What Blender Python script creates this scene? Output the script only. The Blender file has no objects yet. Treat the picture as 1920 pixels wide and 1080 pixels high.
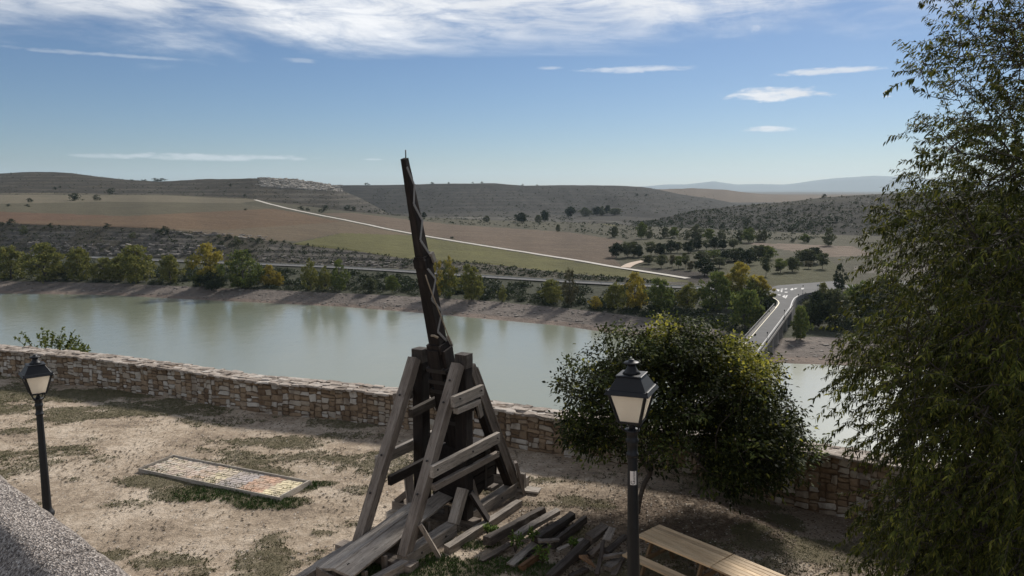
import bpy, bmesh, math, random
import numpy as np
from mathutils import Vector, Matrix, Euler

random.seed(7)
RS = np.random.RandomState(11)
C = bpy.context.scene.collection
SC = bpy.context.scene

# ---------------------------------------------------------------- camera
F = 1442.0                       # focal length in photo pixels (1920 wide)
TH = math.radians(7.42)          # pitch below the horizon
H = 8.0                          # eye above the terrace (terrace z = 0)
cam_d = bpy.data.cameras.new('camera')
cam_d.sensor_width = 36.0
cam_d.lens = 36.0 * F / 1920.0
cam_d.clip_start = 0.05
cam_d.clip_end = 60000
cam = bpy.data.objects.new('camera', cam_d)
C.objects.link(cam)
cam.location = (0, 0, H)
cam.rotation_euler = (math.pi / 2 - TH, 0, 0)
SC.camera = cam

# ---------------------------------------------------------------- light
SUN_AZ, SUN_EL = 31.0, 36.0      # degrees right of the view / above the horizon
SUN_STRENGTH, SUN_ANGLE = 4.0, 8.0
SKY_STRENGTH = 0.05
EXPOSURE = 0.4
sd = Vector((math.sin(math.radians(SUN_AZ)) * math.cos(math.radians(SUN_EL)),
             math.cos(math.radians(SUN_AZ)) * math.cos(math.radians(SUN_EL)),
             math.sin(math.radians(SUN_EL))))
sun_d = bpy.data.lights.new('sun', 'SUN')
sun_d.energy = SUN_STRENGTH
sun_d.angle = math.radians(SUN_ANGLE)
sun_d.color = (1.0, 0.94, 0.86)
sun = bpy.data.objects.new('sun', sun_d)
C.objects.link(sun)
sun.rotation_euler = sd.to_track_quat('Z', 'Y').to_euler()
sun.location = (40, 40, 60)

vs = SC.view_settings
vs.view_transform = 'Standard'
try:
    vs.look = 'None'
except Exception:
    pass
vs.exposure = EXPOSURE
vs.gamma = 1.0
vs.use_curve_mapping = False

def ray(x, y):
    u = (x - 960.0) / F
    v = (540.0 - y) / F
    return u, math.cos(TH) + v * math.sin(TH), -math.sin(TH) + v * math.cos(TH)

def at(x, y, z=0.0):
    """photo pixel -> point on the horizontal plane z"""
    u, w, q = ray(x, y)
    t = (z - H) / q
    return Vector((u * t, w * t, z))

def at_dist(x, y, Y):
    u, w, q = ray(x, y)
    t = Y / w
    return Vector((u * t, Y, H + q * t))

def slope(y):
    u, w, q = ray(960, y)
    return q / w

# ---- world: Nishita sky with thin high cloud
W = bpy.data.worlds.new('World')
SC.world = W
W.use_nodes = True
nt = W.node_tree
nt.nodes.clear()

class NB:
    """little node builder"""
    def __init__(self, tree):
        self.t = tree
    def n(self, kind, **kw):
        o = self.t.nodes.new(kind)
        for k, v in kw.items():
            setattr(o, k, v)
        return o
    def set(self, sock, v):
        if hasattr(v, 'is_output') or isinstance(v, bpy.types.NodeSocket):
            self.t.links.new(v, sock)
        else:
            sock.default_value = v
    def m(self, op, a, b=None, c=None, clamp=False):
        o = self.n('ShaderNodeMath', operation=op)
        o.use_clamp = clamp
        for i, v in enumerate((a, b, c)):
            if v is not None:
                self.set(o.inputs[i], v)
        return o.outputs[0]
    def vec(self, x, y, z=0.0):
        o = self.n('ShaderNodeCombineXYZ')
        self.set(o.inputs[0], x); self.set(o.inputs[1], y); self.set(o.inputs[2], z)
        return o.outputs[0]
    def noise(self, v, scale, detail=4.0, rough=0.55, dist=0.0, lac=2.0):
        o = self.n('ShaderNodeTexNoise')
        if v is not None:
            self.set(o.inputs['Vector'], v)
        o.inputs['Scale'].default_value = scale
        o.inputs['Detail'].default_value = detail
        o.inputs['Roughness'].default_value = rough
        o.inputs['Distortion'].default_value = dist
        o.inputs['Lacunarity'].default_value = lac
        return o.outputs['Fac']
    def step(self, v, lo, hi, smooth=True):
        o = self.n('ShaderNodeMapRange')
        o.interpolation_type = 'SMOOTHSTEP' if smooth else 'LINEAR'
        self.set(o.inputs['Value'], v)
        self.set(o.inputs['From Min'], lo); self.set(o.inputs['From Max'], hi)
        return o.outputs[0]
    def mix(self, fac, a, b, blend='MIX'):
        o = self.n('ShaderNodeMix', data_type='RGBA')
        o.blend_type = blend
        self.set(o.inputs[0], fac); self.set(o.inputs[6], a); self.set(o.inputs[7], b)
        return o.outputs[2]
    def ramp(self, fac, stops):
        o = self.n('ShaderNodeValToRGB')
        el = o.color_ramp.elements
        while len(el) < len(stops):
            el.new(0.5)
        for e, (p, c) in zip(el, stops):
            e.position = p
            e.color = c if len(c) == 4 else (*c, 1)
        self.set(o.inputs[0], fac)
        return o.outputs[0]

b = NB(nt)
sky = b.n('ShaderNodeTexSky')
sky.sky_type = 'NISHITA'
sky.sun_disc = False
sky.sun_elevation = math.radians(SUN_EL)
sky.sun_rotation = math.radians(SUN_AZ)
sky.altitude = 950
sky.air_density = 1.0
sky.dust_density = 0.6
sky.ozone_density = 5.0
tc = b.n('ShaderNodeTexCoord')
sx = b.n('ShaderNodeSeparateXYZ')
nt.links.new(tc.outputs['Generated'], sx.inputs[0])
dx, dy, dz = sx.outputs
hr = b.m('MAXIMUM', b.m('SQRT', b.m('ADD', b.m('MULTIPLY', dx, dx), b.m('MULTIPLY', dy, dy))), 1e-4)
elv = b.m('DIVIDE', dz, hr)                       # tan(elevation)
az = b.m('ARCTAN2', dx, dy)                       # radians right of the view
zc = b.m('ADD', b.m('MAXIMUM', dz, 0.0), 0.07)
pv = b.vec(b.m('DIVIDE', dx, zc), b.m('DIVIDE', dy, zc), 0.0)
# the sheet of high cloud: everywhere above about ten degrees, torn at its lower edge
warp = b.noise(pv, 0.9, 3, 0.5)
big = b.noise(pv, 0.55, 8, 0.62, 0.9)
fine = b.noise(b.vec(b.m('MULTIPLY', az, 9.0), b.m('MULTIPLY', elv, 42.0), warp), 1.0, 8, 0.62, 0.5)
edge = b.m('ADD', 0.188, b.m('MULTIPLY', b.m('MINIMUM', b.m('MAXIMUM', az, -0.8), 0.8), 0.028))
edge = b.m('ADD', edge, b.m('MULTIPLY', b.m('SUBTRACT', big, 0.5), -0.13))
cover = b.step(b.m('SUBTRACT', elv, edge), -0.03, 0.035)
sheet = b.m('MULTIPLY', cover, b.step(b.m('ADD', b.m('MULTIPLY', big, 0.40), b.m('MULTIPLY', fine, 0.78)), 0.36, 0.70))
# single wisps: (photo x, y, half width, half height, strength)
wisps = [(1455, 178, 98, 14, 1.0), (1443, 243, 54, 6, 0.8), (1190, 130, 112, 7, 0.6), (1030, 127, 28, 4, 0.4),
         (1545, 134, 100, 6, 0.8), (395, 295, 215, 6, 0.5), (190, 293, 60, 4, 0.3), (1470, 32, 0, 0, 0),
         (190, 102, 150, 4, 0.3), (685, 68, 24, 11, 0.5), (1418, 52, 16, 9, 0.45), (560, 113, 40, 5, 0.25), (1663, 181, 10, 2, 0.5),
         (695, 299, 24, 2, 0.35), (1365, 67, 40, 6, 0.2)]
wn = b.noise(b.vec(b.m('MULTIPLY', az, 14.0), b.m('MULTIPLY', elv, 75.0), 3.0), 1.0, 7, 0.6, 0.6)
wn2 = b.noise(b.vec(b.m('MULTIPLY', az, 40.0), b.m('MULTIPLY', elv, 120.0), 7.0), 1.0, 5, 0.6, 0.3)
# overhead, out of view, the sheet is thinned to reduce fill light
sheet = b.m('MULTIPLY', sheet, b.m('SUBTRACT', 1.0, b.m('MULTIPLY', b.step(elv, 0.35, 1.2), 0.6)))
dens = sheet
for (wx, wy, hw, hh, st) in wisps:
    if st == 0:
        continue
    u, w, q = ray(wx, wy)
    a0 = math.atan2(u, w); e0 = q / math.hypot(u, w)
    sa = hw / F / 1.02; se = hh / F / 1.02
    da = b.m('DIVIDE', b.m('SUBTRACT', az, a0), sa)
    de = b.m('DIVIDE', b.m('SUBTRACT', b.m('ADD', elv, b.m('MULTIPLY', b.m('SUBTRACT', wn, 0.5), se * 2.0)), e0), se)
    r2 = b.m('ADD', b.m('MULTIPLY', da, da), b.m('MULTIPLY', de, de))
    v = b.m('SUBTRACT', 1.15, r2)
    v = b.m('ADD', v, b.m('MULTIPLY', b.m('SUBTRACT', wn2, 0.5), 2.6))
    v = b.m('MULTIPLY', b.step(v, 0.1, 1.3), st)
    dens = b.m('MAXIMUM', dens, v)
dens = b.m('MINIMUM', dens, 0.96)
SKYMUL = b.mix(1.0, sky.outputs[0], (0.92, 0.97, 1.05, 1), 'MULTIPLY')
ccol = b.mix(b.step(big, 0.35, 0.75), (11.5, 11.9, 12.6, 1), (16, 16.1, 16.3, 1))
col = b.mix(dens, SKYMUL, ccol)
bg = b.n('ShaderNodeBackground')
bg.inputs[1].default_value = SKY_STRENGTH
nt.links.new(col, bg.inputs[0])
wo = b.n('ShaderNodeOutputWorld')
nt.links.new(bg.outputs[0], wo.inputs[0])
try:
    W.cycles.sampling_method = 'MANUAL'
    W.cycles.sample_map_resolution = 512
except Exception:
    pass

# ---------------------------------------------------------------- helpers
def tag(o, label=None, cat=None, group=None, kind=None):
    if label: o['label'] = label
    if cat: o['category'] = cat
    if group: o['group'] = group
    if kind: o['kind'] = kind
    return o

def link(name, me, parent=None, mat=None):
    o = bpy.data.objects.new(name, me)
    C.objects.link(o)
    if mat is not None and me is not None:
        me.materials.clear()
        me.materials.append(mat)
    if parent is not None:
        o.parent = parent
    return o

def empty(name, loc=(0, 0, 0), rz=0.0):
    o = bpy.data.objects.new(name, None)
    C.objects.link(o)
    o.location = loc
    o.rotation_euler = (0, 0, rz)
    o.empty_display_size = 0.3
    return o

def npmesh(name, V, faces, smooth=False):
    """V (n,3); faces: list of int arrays (m,k)"""
    me = bpy.data.meshes.new(name)
    V = np.asarray(V, dtype=np.float32)
    me.vertices.add(len(V))
    me.vertices.foreach_set('co', V.ravel())
    faces = [np.asarray(f, dtype=np.int32) for f in faces if len(f)]
    nl = sum(f.size for f in faces)
    npoly = sum(len(f) for f in faces)
    me.loops.add(nl)
    me.loops.foreach_set('vertex_index', np.concatenate([f.ravel() for f in faces]))
    me.polygons.add(npoly)
    st = []
    k0 = 0
    for f in faces:
        st.append(k0 + np.arange(len(f), dtype=np.int32) * f.shape[1])
        k0 += f.size
    me.polygons.foreach_set('loop_start', np.concatenate(st))
    me.polygons.foreach_set('use_smooth', np.full(npoly, smooth, dtype=bool))
    me.update(calc_edges=True)
    me.validate()
    return me

def vattr(me, name, vals):
    a = me.attributes.new(name, 'FLOAT', 'POINT')
    a.data.foreach_set('value', np.asarray(vals, dtype=np.float32).ravel())

def cattr(me, name, cols):
    a = me.attributes.new(name, 'FLOAT_COLOR', 'POINT')
    c = np.ones((len(cols), 4), dtype=np.float32)
    c[:, :3] = cols
    a.data.foreach_set('color', c.ravel())

def _hash(ix, iy, s):
    h = (ix.astype(np.int64) * 374761393 + iy.astype(np.int64) * 668265263 + s * 974634777) & 0xffffffff
    h = ((h ^ (h >> 13)) * 1274126177) & 0xffffffff
    return ((h ^ (h >> 16)) & 0xffff) / 65535.0

def vnoise(x, y, s=0):
    x = np.asarray(x, dtype=np.float64); y = np.asarray(y, dtype=np.float64)
    ix = np.floor(x); iy = np.floor(y)
    fx = x - ix; fy = y - iy
    fx = fx * fx * (3 - 2 * fx); fy = fy * fy * (3 - 2 * fy)
    a = _hash(ix, iy, s); c = _hash(ix + 1, iy, s); d = _hash(ix, iy + 1, s); e = _hash(ix + 1, iy + 1, s)
    return (a + (c - a) * fx) * (1 - fy) + (d + (e - d) * fx) * fy

def fbm(x, y, s=0, oct=4, g=0.5):
    t = 0; amp = 1; tot = 0
    for i in range(oct):
        t = t + amp * vnoise(x * 2 ** i + 17.3 * i, y * 2 ** i + 5.1 * i, s + i)
        tot += amp
        amp *= g
    return t / tot

def sstep(v, lo, hi):
    t = np.clip((np.asarray(v, dtype=np.float64) - lo) / (hi - lo), 0, 1)
    return t * t * (3 - 2 * t)

def ip(x, pts):
    return np.interp(x, [p[0] for p in pts], [p[1] for p in pts])

ORD = ['first', 'second', 'third', 'fourth', 'fifth', 'sixth', 'seventh', 'eighth', 'ninth', 'tenth', 'eleventh', 'twelfth',
       'thirteenth', 'fourteenth', 'fifteenth', 'sixteenth', 'seventeenth', 'eighteenth', 'nineteenth', 'twentieth']

# ---------------------------------------------------------------- materials
def newmat(name):
    m = bpy.data.materials.new(name)
    m.use_nodes = True
    t = m.node_tree
    t.nodes.clear()
    out = t.nodes.new('ShaderNodeOutputMaterial')
    bs = t.nodes.new('ShaderNodeBsdfPrincipled')
    t.links.new(bs.outputs[0], out.inputs[0])
    return m, NB(t), bs, out

def bump(nb, bs, h, strength=0.5, dist=0.02):
    o = nb.n('ShaderNodeBump')
    o.inputs['Strength'].default_value = strength
    o.inputs['Distance'].default_value = dist
    nb.set(o.inputs['Height'], h)
    nb.t.links.new(o.outputs[0], bs.inputs['Normal'])

def coords(nb, kind='Object', scale=(1, 1, 1), rnd=False):
    tcn = nb.n('ShaderNodeTexCoord')
    mp = nb.n('ShaderNodeMapping')
    nb.t.links.new(tcn.outputs[kind], mp.inputs[0])
    mp.inputs['Scale'].default_value = scale
    if rnd:
        oi = nb.n('ShaderNodeObjectInfo')
        v = nb.m('MULTIPLY', oi.outputs['Random'], 37.0)
        nb.set(mp.inputs['Location'], nb.vec(v, v, v))
    return mp.outputs[0]

def mat_wood(name, c0, c1, c2, crack=1.0, rough=0.85, wet=None):
    m, nb, bs, out = newmat(name)
    v = coords(nb, 'Object', (0.7, 9, 9), True)
    v2 = coords(nb, 'Object', (0.5, 0.9, 0.9), True)
    oi = nb.n('ShaderNodeObjectInfo')
    g1 = nb.noise(v, 1.6, 8, 0.65, 0.6)
    g2 = nb.noise(v, 5.0, 6, 0.7, 0.2)
    st = nb.noise(v2, 2.2, 5, 0.6)
    colr = nb.ramp(nb.m('ADD', nb.m('MULTIPLY', g1, 0.65), nb.m('MULTIPLY', st, 0.4)), [(0.3, c0), (0.52, c1), (0.75, c2)])
    dark = nb.step(g2, 0.34, 0.46)
    colr = nb.mix(nb.m('MULTIPLY', nb.m('SUBTRACT', 1.0, dark), 0.7 * crack), colr, (*[k * 0.25 for k in c0], 1))
    tint = nb.m('ADD', 0.75, nb.m('MULTIPLY', oi.outputs['Random'], 0.5))
    colr = nb.mix(1.0, colr, nb.vec(tint, tint, tint), 'MULTIPLY')
    nb.set(bs.inputs['Base Color'], colr)
    bs.inputs['Roughness'].default_value = rough
    bs.inputs['Specular IOR Level'].default_value = 0.25
    bump(nb, bs, nb.m('ADD', g1, nb.m('MULTIPLY', dark, 0.6)), 0.6, 0.015)
    return m

def mat_simple(name, c, rough=0.6, metal=0.0, var=0.2, scale=6.0, bstr=0.15, spec=0.5):
    m, nb, bs, out = newmat(name)
    v = coords(nb, 'Object', (1, 1, 1), True)
    n1 = nb.noise(v, scale, 6, 0.6)
    k = nb.m('ADD', 1.0 - var, nb.m('MULTIPLY', n1, 2 * var))
    nb.set(bs.inputs['Base Color'], nb.mix(1.0, (*c, 1), nb.vec(k, k, k), 'MULTIPLY'))
    bs.inputs['Roughness'].default_value = rough
    bs.inputs['Metallic'].default_value = metal
    bs.inputs['Specular IOR Level'].default_value = spec
    if bstr:
        bump(nb, bs, nb.noise(v, scale * 6, 4, 0.6), bstr, 0.01)
    return m

def mat_leaf(name, ca, cb, cc=None, trans=0.3, top=None, rough=0.55, tone=False):
    """colour by leaf; `top` = a second colour the crown turns to in uneven patches near its top"""
    m, nb, bs, out = newmat(name)
    geo = nb.n('ShaderNodeNewGeometry')
    r = geo.outputs['Random Per Island']
    stops = [(0.0, ca), (0.7, cb)] if cc is None else [(0.0, ca), (0.62, cb), (0.97, cc)]
    colr = nb.ramp(r, stops)
    if top is not None:
        tcn = nb.n('ShaderNodeTexCoord')
        s = nb.n('ShaderNodeSeparateXYZ')
        nb.t.links.new(tcn.outputs['Generated'], s.inputs[0])
        oi = nb.n('ShaderNodeObjectInfo')
        nz = nb.noise(coords(nb, 'Generated', (2.2, 2.2, 2.2), True), 1.0, 3, 0.5)
        f = nb.step(nb.m('ADD', nb.m('MULTIPLY', s.outputs[2], 0.55), nz), 0.68, 1.02)
        colr = nb.mix(f, colr, nb.mix(r, (*top, 1), (*[k * 1.35 for k in top], 1)))
    if tone:                      # each shoot's leaves share a tone
        ta_ = nb.n('ShaderNodeAttribute'); ta_.attribute_name = 'tone'
        f_ = ta_.outputs['Fac']
        colr = nb.mix(1.0, colr, nb.vec(f_, f_, f_), 'MULTIPLY')
    nb.set(bs.inputs['Base Color'], colr)
    bs.inputs['Roughness'].default_value = rough
    bs.inputs['Specular IOR Level'].default_value = 0.12
    tr = nb.n('ShaderNodeBsdfTranslucent')
    nb.set(tr.inputs[0], nb.mix(0.5, colr, (0.30, 0.32, 0.04, 1), 'MIX') if False else colr)
    mx = nb.n('ShaderNodeMixShader')
    mx.inputs[0].default_value = trans
    nb.t.links.new(bs.outputs[0], mx.inputs[1])
    nb.t.links.new(tr.outputs[0], mx.inputs[2])
    nb.t.links.new(mx.outputs[0], out.inputs[0])
    return m

MAT = {}
MAT['grey_wood'] = mat_wood('weathered_grey_wood', (0.095, 0.082, 0.07), (0.25, 0.22, 0.188), (0.41, 0.375, 0.33))
MAT['brown_wood'] = mat_wood('weathered_brown_wood', (0.07, 0.056, 0.046), (0.175, 0.147, 0.123), (0.29, 0.255, 0.22))
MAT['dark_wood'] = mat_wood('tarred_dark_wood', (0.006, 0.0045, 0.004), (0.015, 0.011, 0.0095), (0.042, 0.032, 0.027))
MAT['old_wood'] = mat_wood('rotting_wood', (0.022, 0.017, 0.013), (0.062, 0.051, 0.043), (0.155, 0.137, 0.12), 1.0)
MAT['rot_wood'] = mat_wood('orange_rot_wood', (0.04, 0.02, 0.012), (0.13, 0.07, 0.035), (0.24, 0.15, 0.08), 1.0)
MAT['pine'] = mat_wood('pine_boards', (0.34, 0.23, 0.13), (0.52, 0.38, 0.23), (0.62, 0.48, 0.31), 0.35, 0.6)
MAT['pine_dark'] = mat_wood('pine_frame', (0.10, 0.065, 0.035), (0.18, 0.12, 0.065), (0.26, 0.18, 0.1), 0.4, 0.7)
MAT['pale_wood'] = mat_wood('bleached_board', (0.2, 0.175, 0.145), (0.36, 0.325, 0.28), (0.5, 0.46, 0.4))
MAT['iron'] = mat_simple('dark_iron', (0.03, 0.027, 0.026), 0.55, 0.4, 0.3, 8)
MAT['lamp_black'] = mat_simple('black_lamp_paint', (0.012, 0.013, 0.015), 0.5, 0.0, 0.35, 5, 0.1, 0.3)
MAT['rope'] = mat_simple('hemp_rope', (0.26, 0.21, 0.15), 0.9, 0, 0.3, 20)
# ================================================================ THE SETTING
# ---- the valley: one sheet of terrain laid out by bearing and distance
WATER_Z, DECK_Z = -42.0, -34.4
SHORE = [(0, 550), (200, 553), (352, 561), (640, 575), (791, 587), (921, 599), (1055, 611), (1200, 632), (1320, 655), (1450, 680), (1530, 683), (1700, 690), (1920, 702)]
BANK = [(0, 526), (200, 530), (352, 537), (500, 543), (640, 549), (791, 556), (921, 564), (1055, 576), (1200, 592), (1320, 612), (1450, 634), (1530, 630), (1700, 632), (1920, 645)]
ROAD = [(0, 476), (130, 481), (480, 495), (620, 500), (770, 509), (1000, 524), (1200, 535), (1320, 540), (1450, 544), (1560, 546), (1700, 548), (1920, 552)]
F5y = [(0, 418), (300, 427), (500, 450), (640, 464), (760, 483), (907, 492), (1062, 511), (1168, 520), (1250, 527), (1320, 533), (1450, 537), (1560, 538), (1920, 540)]
F5Y = [(0, 545), (300, 505), (640, 458), (760, 425), (907, 410), (1062, 378), (1168, 366), (1250, 350), (1320, 340), (1450, 336), (1920, 330)]
F6y = [(0, 365), (320, 366), (480, 374), (640, 394), (735, 404), (900, 412), (1060, 416), (1200, 424), (1320, 428), (1450, 434), (1560, 440), (1700, 444), (1920, 450)]
F6Y = [(0, 1100), (320, 1080), (480, 960), (640, 900), (735, 920), (900, 960), (1060, 940), (1200, 760), (1320, 690), (1450, 640), (1560, 600), (1920, 560)]
F7y = [(-400, 330), (0, 326), (60, 322.5), (110, 322), (150, 324), (200, 331), (250, 337.5), (310, 341), (400, 336), (480, 334), (560, 336), (620, 346), (680, 372), (735, 402), (800, 406), (1000, 408), (1180, 416), (1220, 414), (1303, 395), (1366, 388), (1482, 377), (1546, 370), (1588, 367), (1700, 361), (1920, 355)]
F7Y = [(0, 1500), (320, 1400), (480, 1180), (735, 1030), (800, 1080), (1100, 1080), (1220, 830), (1366, 850), (1546, 830), (1920, 800)]
F9y = [(0, 352), (600, 350), (640, 347.5), (760, 346), (850, 344.5), (930, 343.5), (985, 348), (1100, 347), (1160, 348.5), (1200, 351), (1215, 353), (1268, 364), (1328, 372), (1377, 383), (1500, 386), (1920, 388)]
F11y = [(0, 354), (1200, 354), (1240, 354.5), (1293, 352.5), (1356, 356), (1426, 365), (1490, 366), (1920, 366)]

acols = np.concatenate([np.linspace(-1.7, -0.72, 60)[:-1], np.linspace(-0.72, 0.72, 620), np.linspace(0.72, 1.7, 60)[1:]])
xcol = np.clip(960 + acols * F * 0.993, -150, 2070)
sl = np.vectorize(slope)

def feat_z(ypts, z):
    y = ip(xcol, ypts)
    return (z - H) / sl(y), np.full_like(y, z)

def feat_Y(ypts, Yp):
    y = ip(xcol, ypts)
    Y = ip(xcol, Yp)
    return Y, H + sl(y) * Y

f1 = feat_z(SHORE, WATER_Z)
f0 = (f1[0] - 25, np.full_like(f1[0], -46.0))
f2z = ip(xcol, [(0, -38.5), (1300, -38.5), (1420, -41.0), (1920, -41.0)])
f2 = ((f2z - H) / sl(ip(xcol, BANK)), f2z)
f3 = feat_z(ROAD, -34.6)
f4 = (f3[0] + 9, f3[1] + 0.4)
f5 = feat_Y(F5y, F5Y)
f5 = (np.maximum(f5[0], f4[0] + 6), f5[1])
f6 = feat_Y(F6y, F6Y)
f7 = feat_Y(F7y, F7Y)
f7 = (np.maximum(f7[0], f6[0] + 60), f7[1])
f8 = (f7[0] + 220, np.full_like(f7[0], -34.0))
f8 = (f8[0], np.minimum(f8[1], f7[1] - 1))
f9 = feat_Y(F9y, [(0, 1950), (1920, 1950)])
f10 = (np.full_like(f9[0], 2500.0), np.full_like(f9[0], -38.0))
f11 = feat_Y(F11y, [(0, 3300), (1920, 3300)])
f12 = (np.full_like(f9[0], 6500.0), np.full_like(f9[0], -42.0))
f13 = (np.full_like(f9[0], 14500.0), np.full_like(f9[0], -62.0))
FE = [f0, f1, f2, f3, f4, f5, f6, f7, f8, f9, f10, f11, f12, f13]
NR = [3, 16, 16, 3, 30, 64, 44, 6, 44, 4, 16, 10, 10]
rowsY, rowsZ, rowseg, rowt = [], [], [], []
for i, n in enumerate(NR):
    for k in range(n):
        t = k / n
        Y = FE[i][0] + (FE[i + 1][0] - FE[i][0]) * t
        tz = t
        if i in (6, 8, 10):      # hills rise from a soft foot to a rounded crest
            tz = 1.25 * t - 0.25 * t ** 3 if i != 8 else (t * 0.55 + 0.45 * t * t * (3 - 2 * t))
        if i == 2:
            rr_ = sstep(xcol, 1330, 1440)
            tz = t * (1 - rr_) + t ** 2.6 * rr_
        z = FE[i][1] + (FE[i + 1][1] - FE[i][1]) * tz
        rowsY.append(Y); rowsZ.append(z); rowseg.append(i); rowt.append(t)
rowsY.append(FE[-1][0]); rowsZ.append(FE[-1][1]); rowseg.append(len(NR) - 1); rowt.append(1.0)
GY = np.array(rowsY); GZ = np.array(rowsZ)
SEG = np.array(rowseg)[:, None] + 0 * GY
TT = np.array(rowt)[:, None] + 0 * GY
GX = acols[None, :] * GY
amp = np.choose(SEG.astype(int), [0.2, 0.5, 0.5, 0.05, 1.6, 0.9, 3.2, 2, 4.0, 2, 3, 4, 2])
env = np.where((SEG == 5) | (SEG == 1) | (SEG == 4) | (SEG == 6), np.sin(np.pi * np.clip(TT, 0, 1)) ** 0.5, 1.0)
env = np.where(SEG == 3, 0.3, env)
sc = np.clip(GY / 26.0, 9, 120)
nz = fbm(GX / 22.0, GY / 22.0, 3, 5, 0.55) - 0.5
nz_b = fbm(GX / 95.0, GY / 120.0, 9, 4, 0.55) - 0.5
gul = np.abs(fbm(GX / 55.0, GY / 400.0, 81, 3, 0.5) - 0.5) * 2
GZ = GZ - ((SEG == 6) * 6.0 + (SEG == 8) * 11.0) * np.sin(np.pi * TT) ** 0.7 * (0.45 - gul) * 0.9
GZ = GZ + amp * env * np.where(SEG >= 6, nz_b * 1.6 + nz * 0.3, nz * 0.9)
# rocky ledges on the scarp behind the lakeside road
led = np.floor(GZ / 2.2 + 0.6 * fbm(GX / 30, GY / 30, 21, 3)) * 2.2
ledmask = ((SEG == 4)).astype(float) * sstep(fbm(GX / 40.0, GY / 60.0, 31, 3), 0.45, 0.6) * np.sin(np.pi * TT)
GZ = GZ * (1 - 0.5 * ledmask) + led * 0.5 * ledmask
# keep the meeting place of the roads flat
flat = sstep(acols, 0.20, 0.30)[None, :] * ((SEG >= 3) & (SEG <= 4))
GZ = GZ * (1 - flat) + (DECK_Z - 0.35) * flat
nrow, ncol = GY.shape

def terrain_z(X, Y):
    a = X / Y
    c = float(np.interp(a, acols, np.arange(ncol)))
    c0 = int(min(c, ncol - 2)); fc = c - c0
    r = []
    for cc in (c0, c0 + 1):
        r.append(float(np.interp(Y, GY[:, cc], GZ[:, cc])))
    return r[0] * (1 - fc) + r[1] * fc

def at_px(x, y, zoff=0.0):
    """photo pixel -> first point of the terrain the ray meets"""
    u, w, q = ray(x, y)
    a = u / w; s = q / w
    c = float(np.interp(a, acols, np.arange(ncol)))
    c0 = int(min(c, ncol - 2)); fc = c - c0
    Yc = GY[:, c0] * (1 - fc) + GY[:, c0 + 1] * fc
    Zc = GZ[:, c0] * (1 - fc) + GZ[:, c0 + 1] * fc
    d = Zc - (H + s * Yc)
    for i in range(3, len(Yc) - 1):
        if d[i] < 0 <= d[i + 1]:
            t = d[i] / (d[i] - d[i + 1])
            Y = Yc[i] + (Yc[i + 1] - Yc[i]) * t
            return Vector((a * Y, Y, H + s * Y + zoff))
    j = int(np.argmax(d[3:] / Yc[3:])) + 3      # grazes the skyline: stand it on the crest
    return Vector((a * Yc[j], Yc[j], Zc[j] + zoff))

# projected photo position of every vertex, for the outlines of the fields
dep = GY * math.cos(TH) + (H - GZ) * math.sin(TH)
PX = 960 + F * GX / dep
PY = 540 + F * (GY * math.sin(TH) * -1 * -1 * 0 + (H - GZ) * math.cos(TH) - GY * math.sin(TH)) / dep

def inpoly(poly):
    x = PX + 4 * (fbm(GX / 30, GY / 30, 5, 2) - 0.5); y = PY
    ins = np.zeros(PX.shape, bool)
    n = len(poly)
    for i in range(n):
        x0, y0 = poly[i]; x1, y1 = poly[(i + 1) % n]
        if y0 == y1:
            continue
        c = ((y0 > y) != (y1 > y)) & (x < (x1 - x0) * (y - y0) / (y1 - y0) + x0)
        ins ^= c
    return ins

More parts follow.
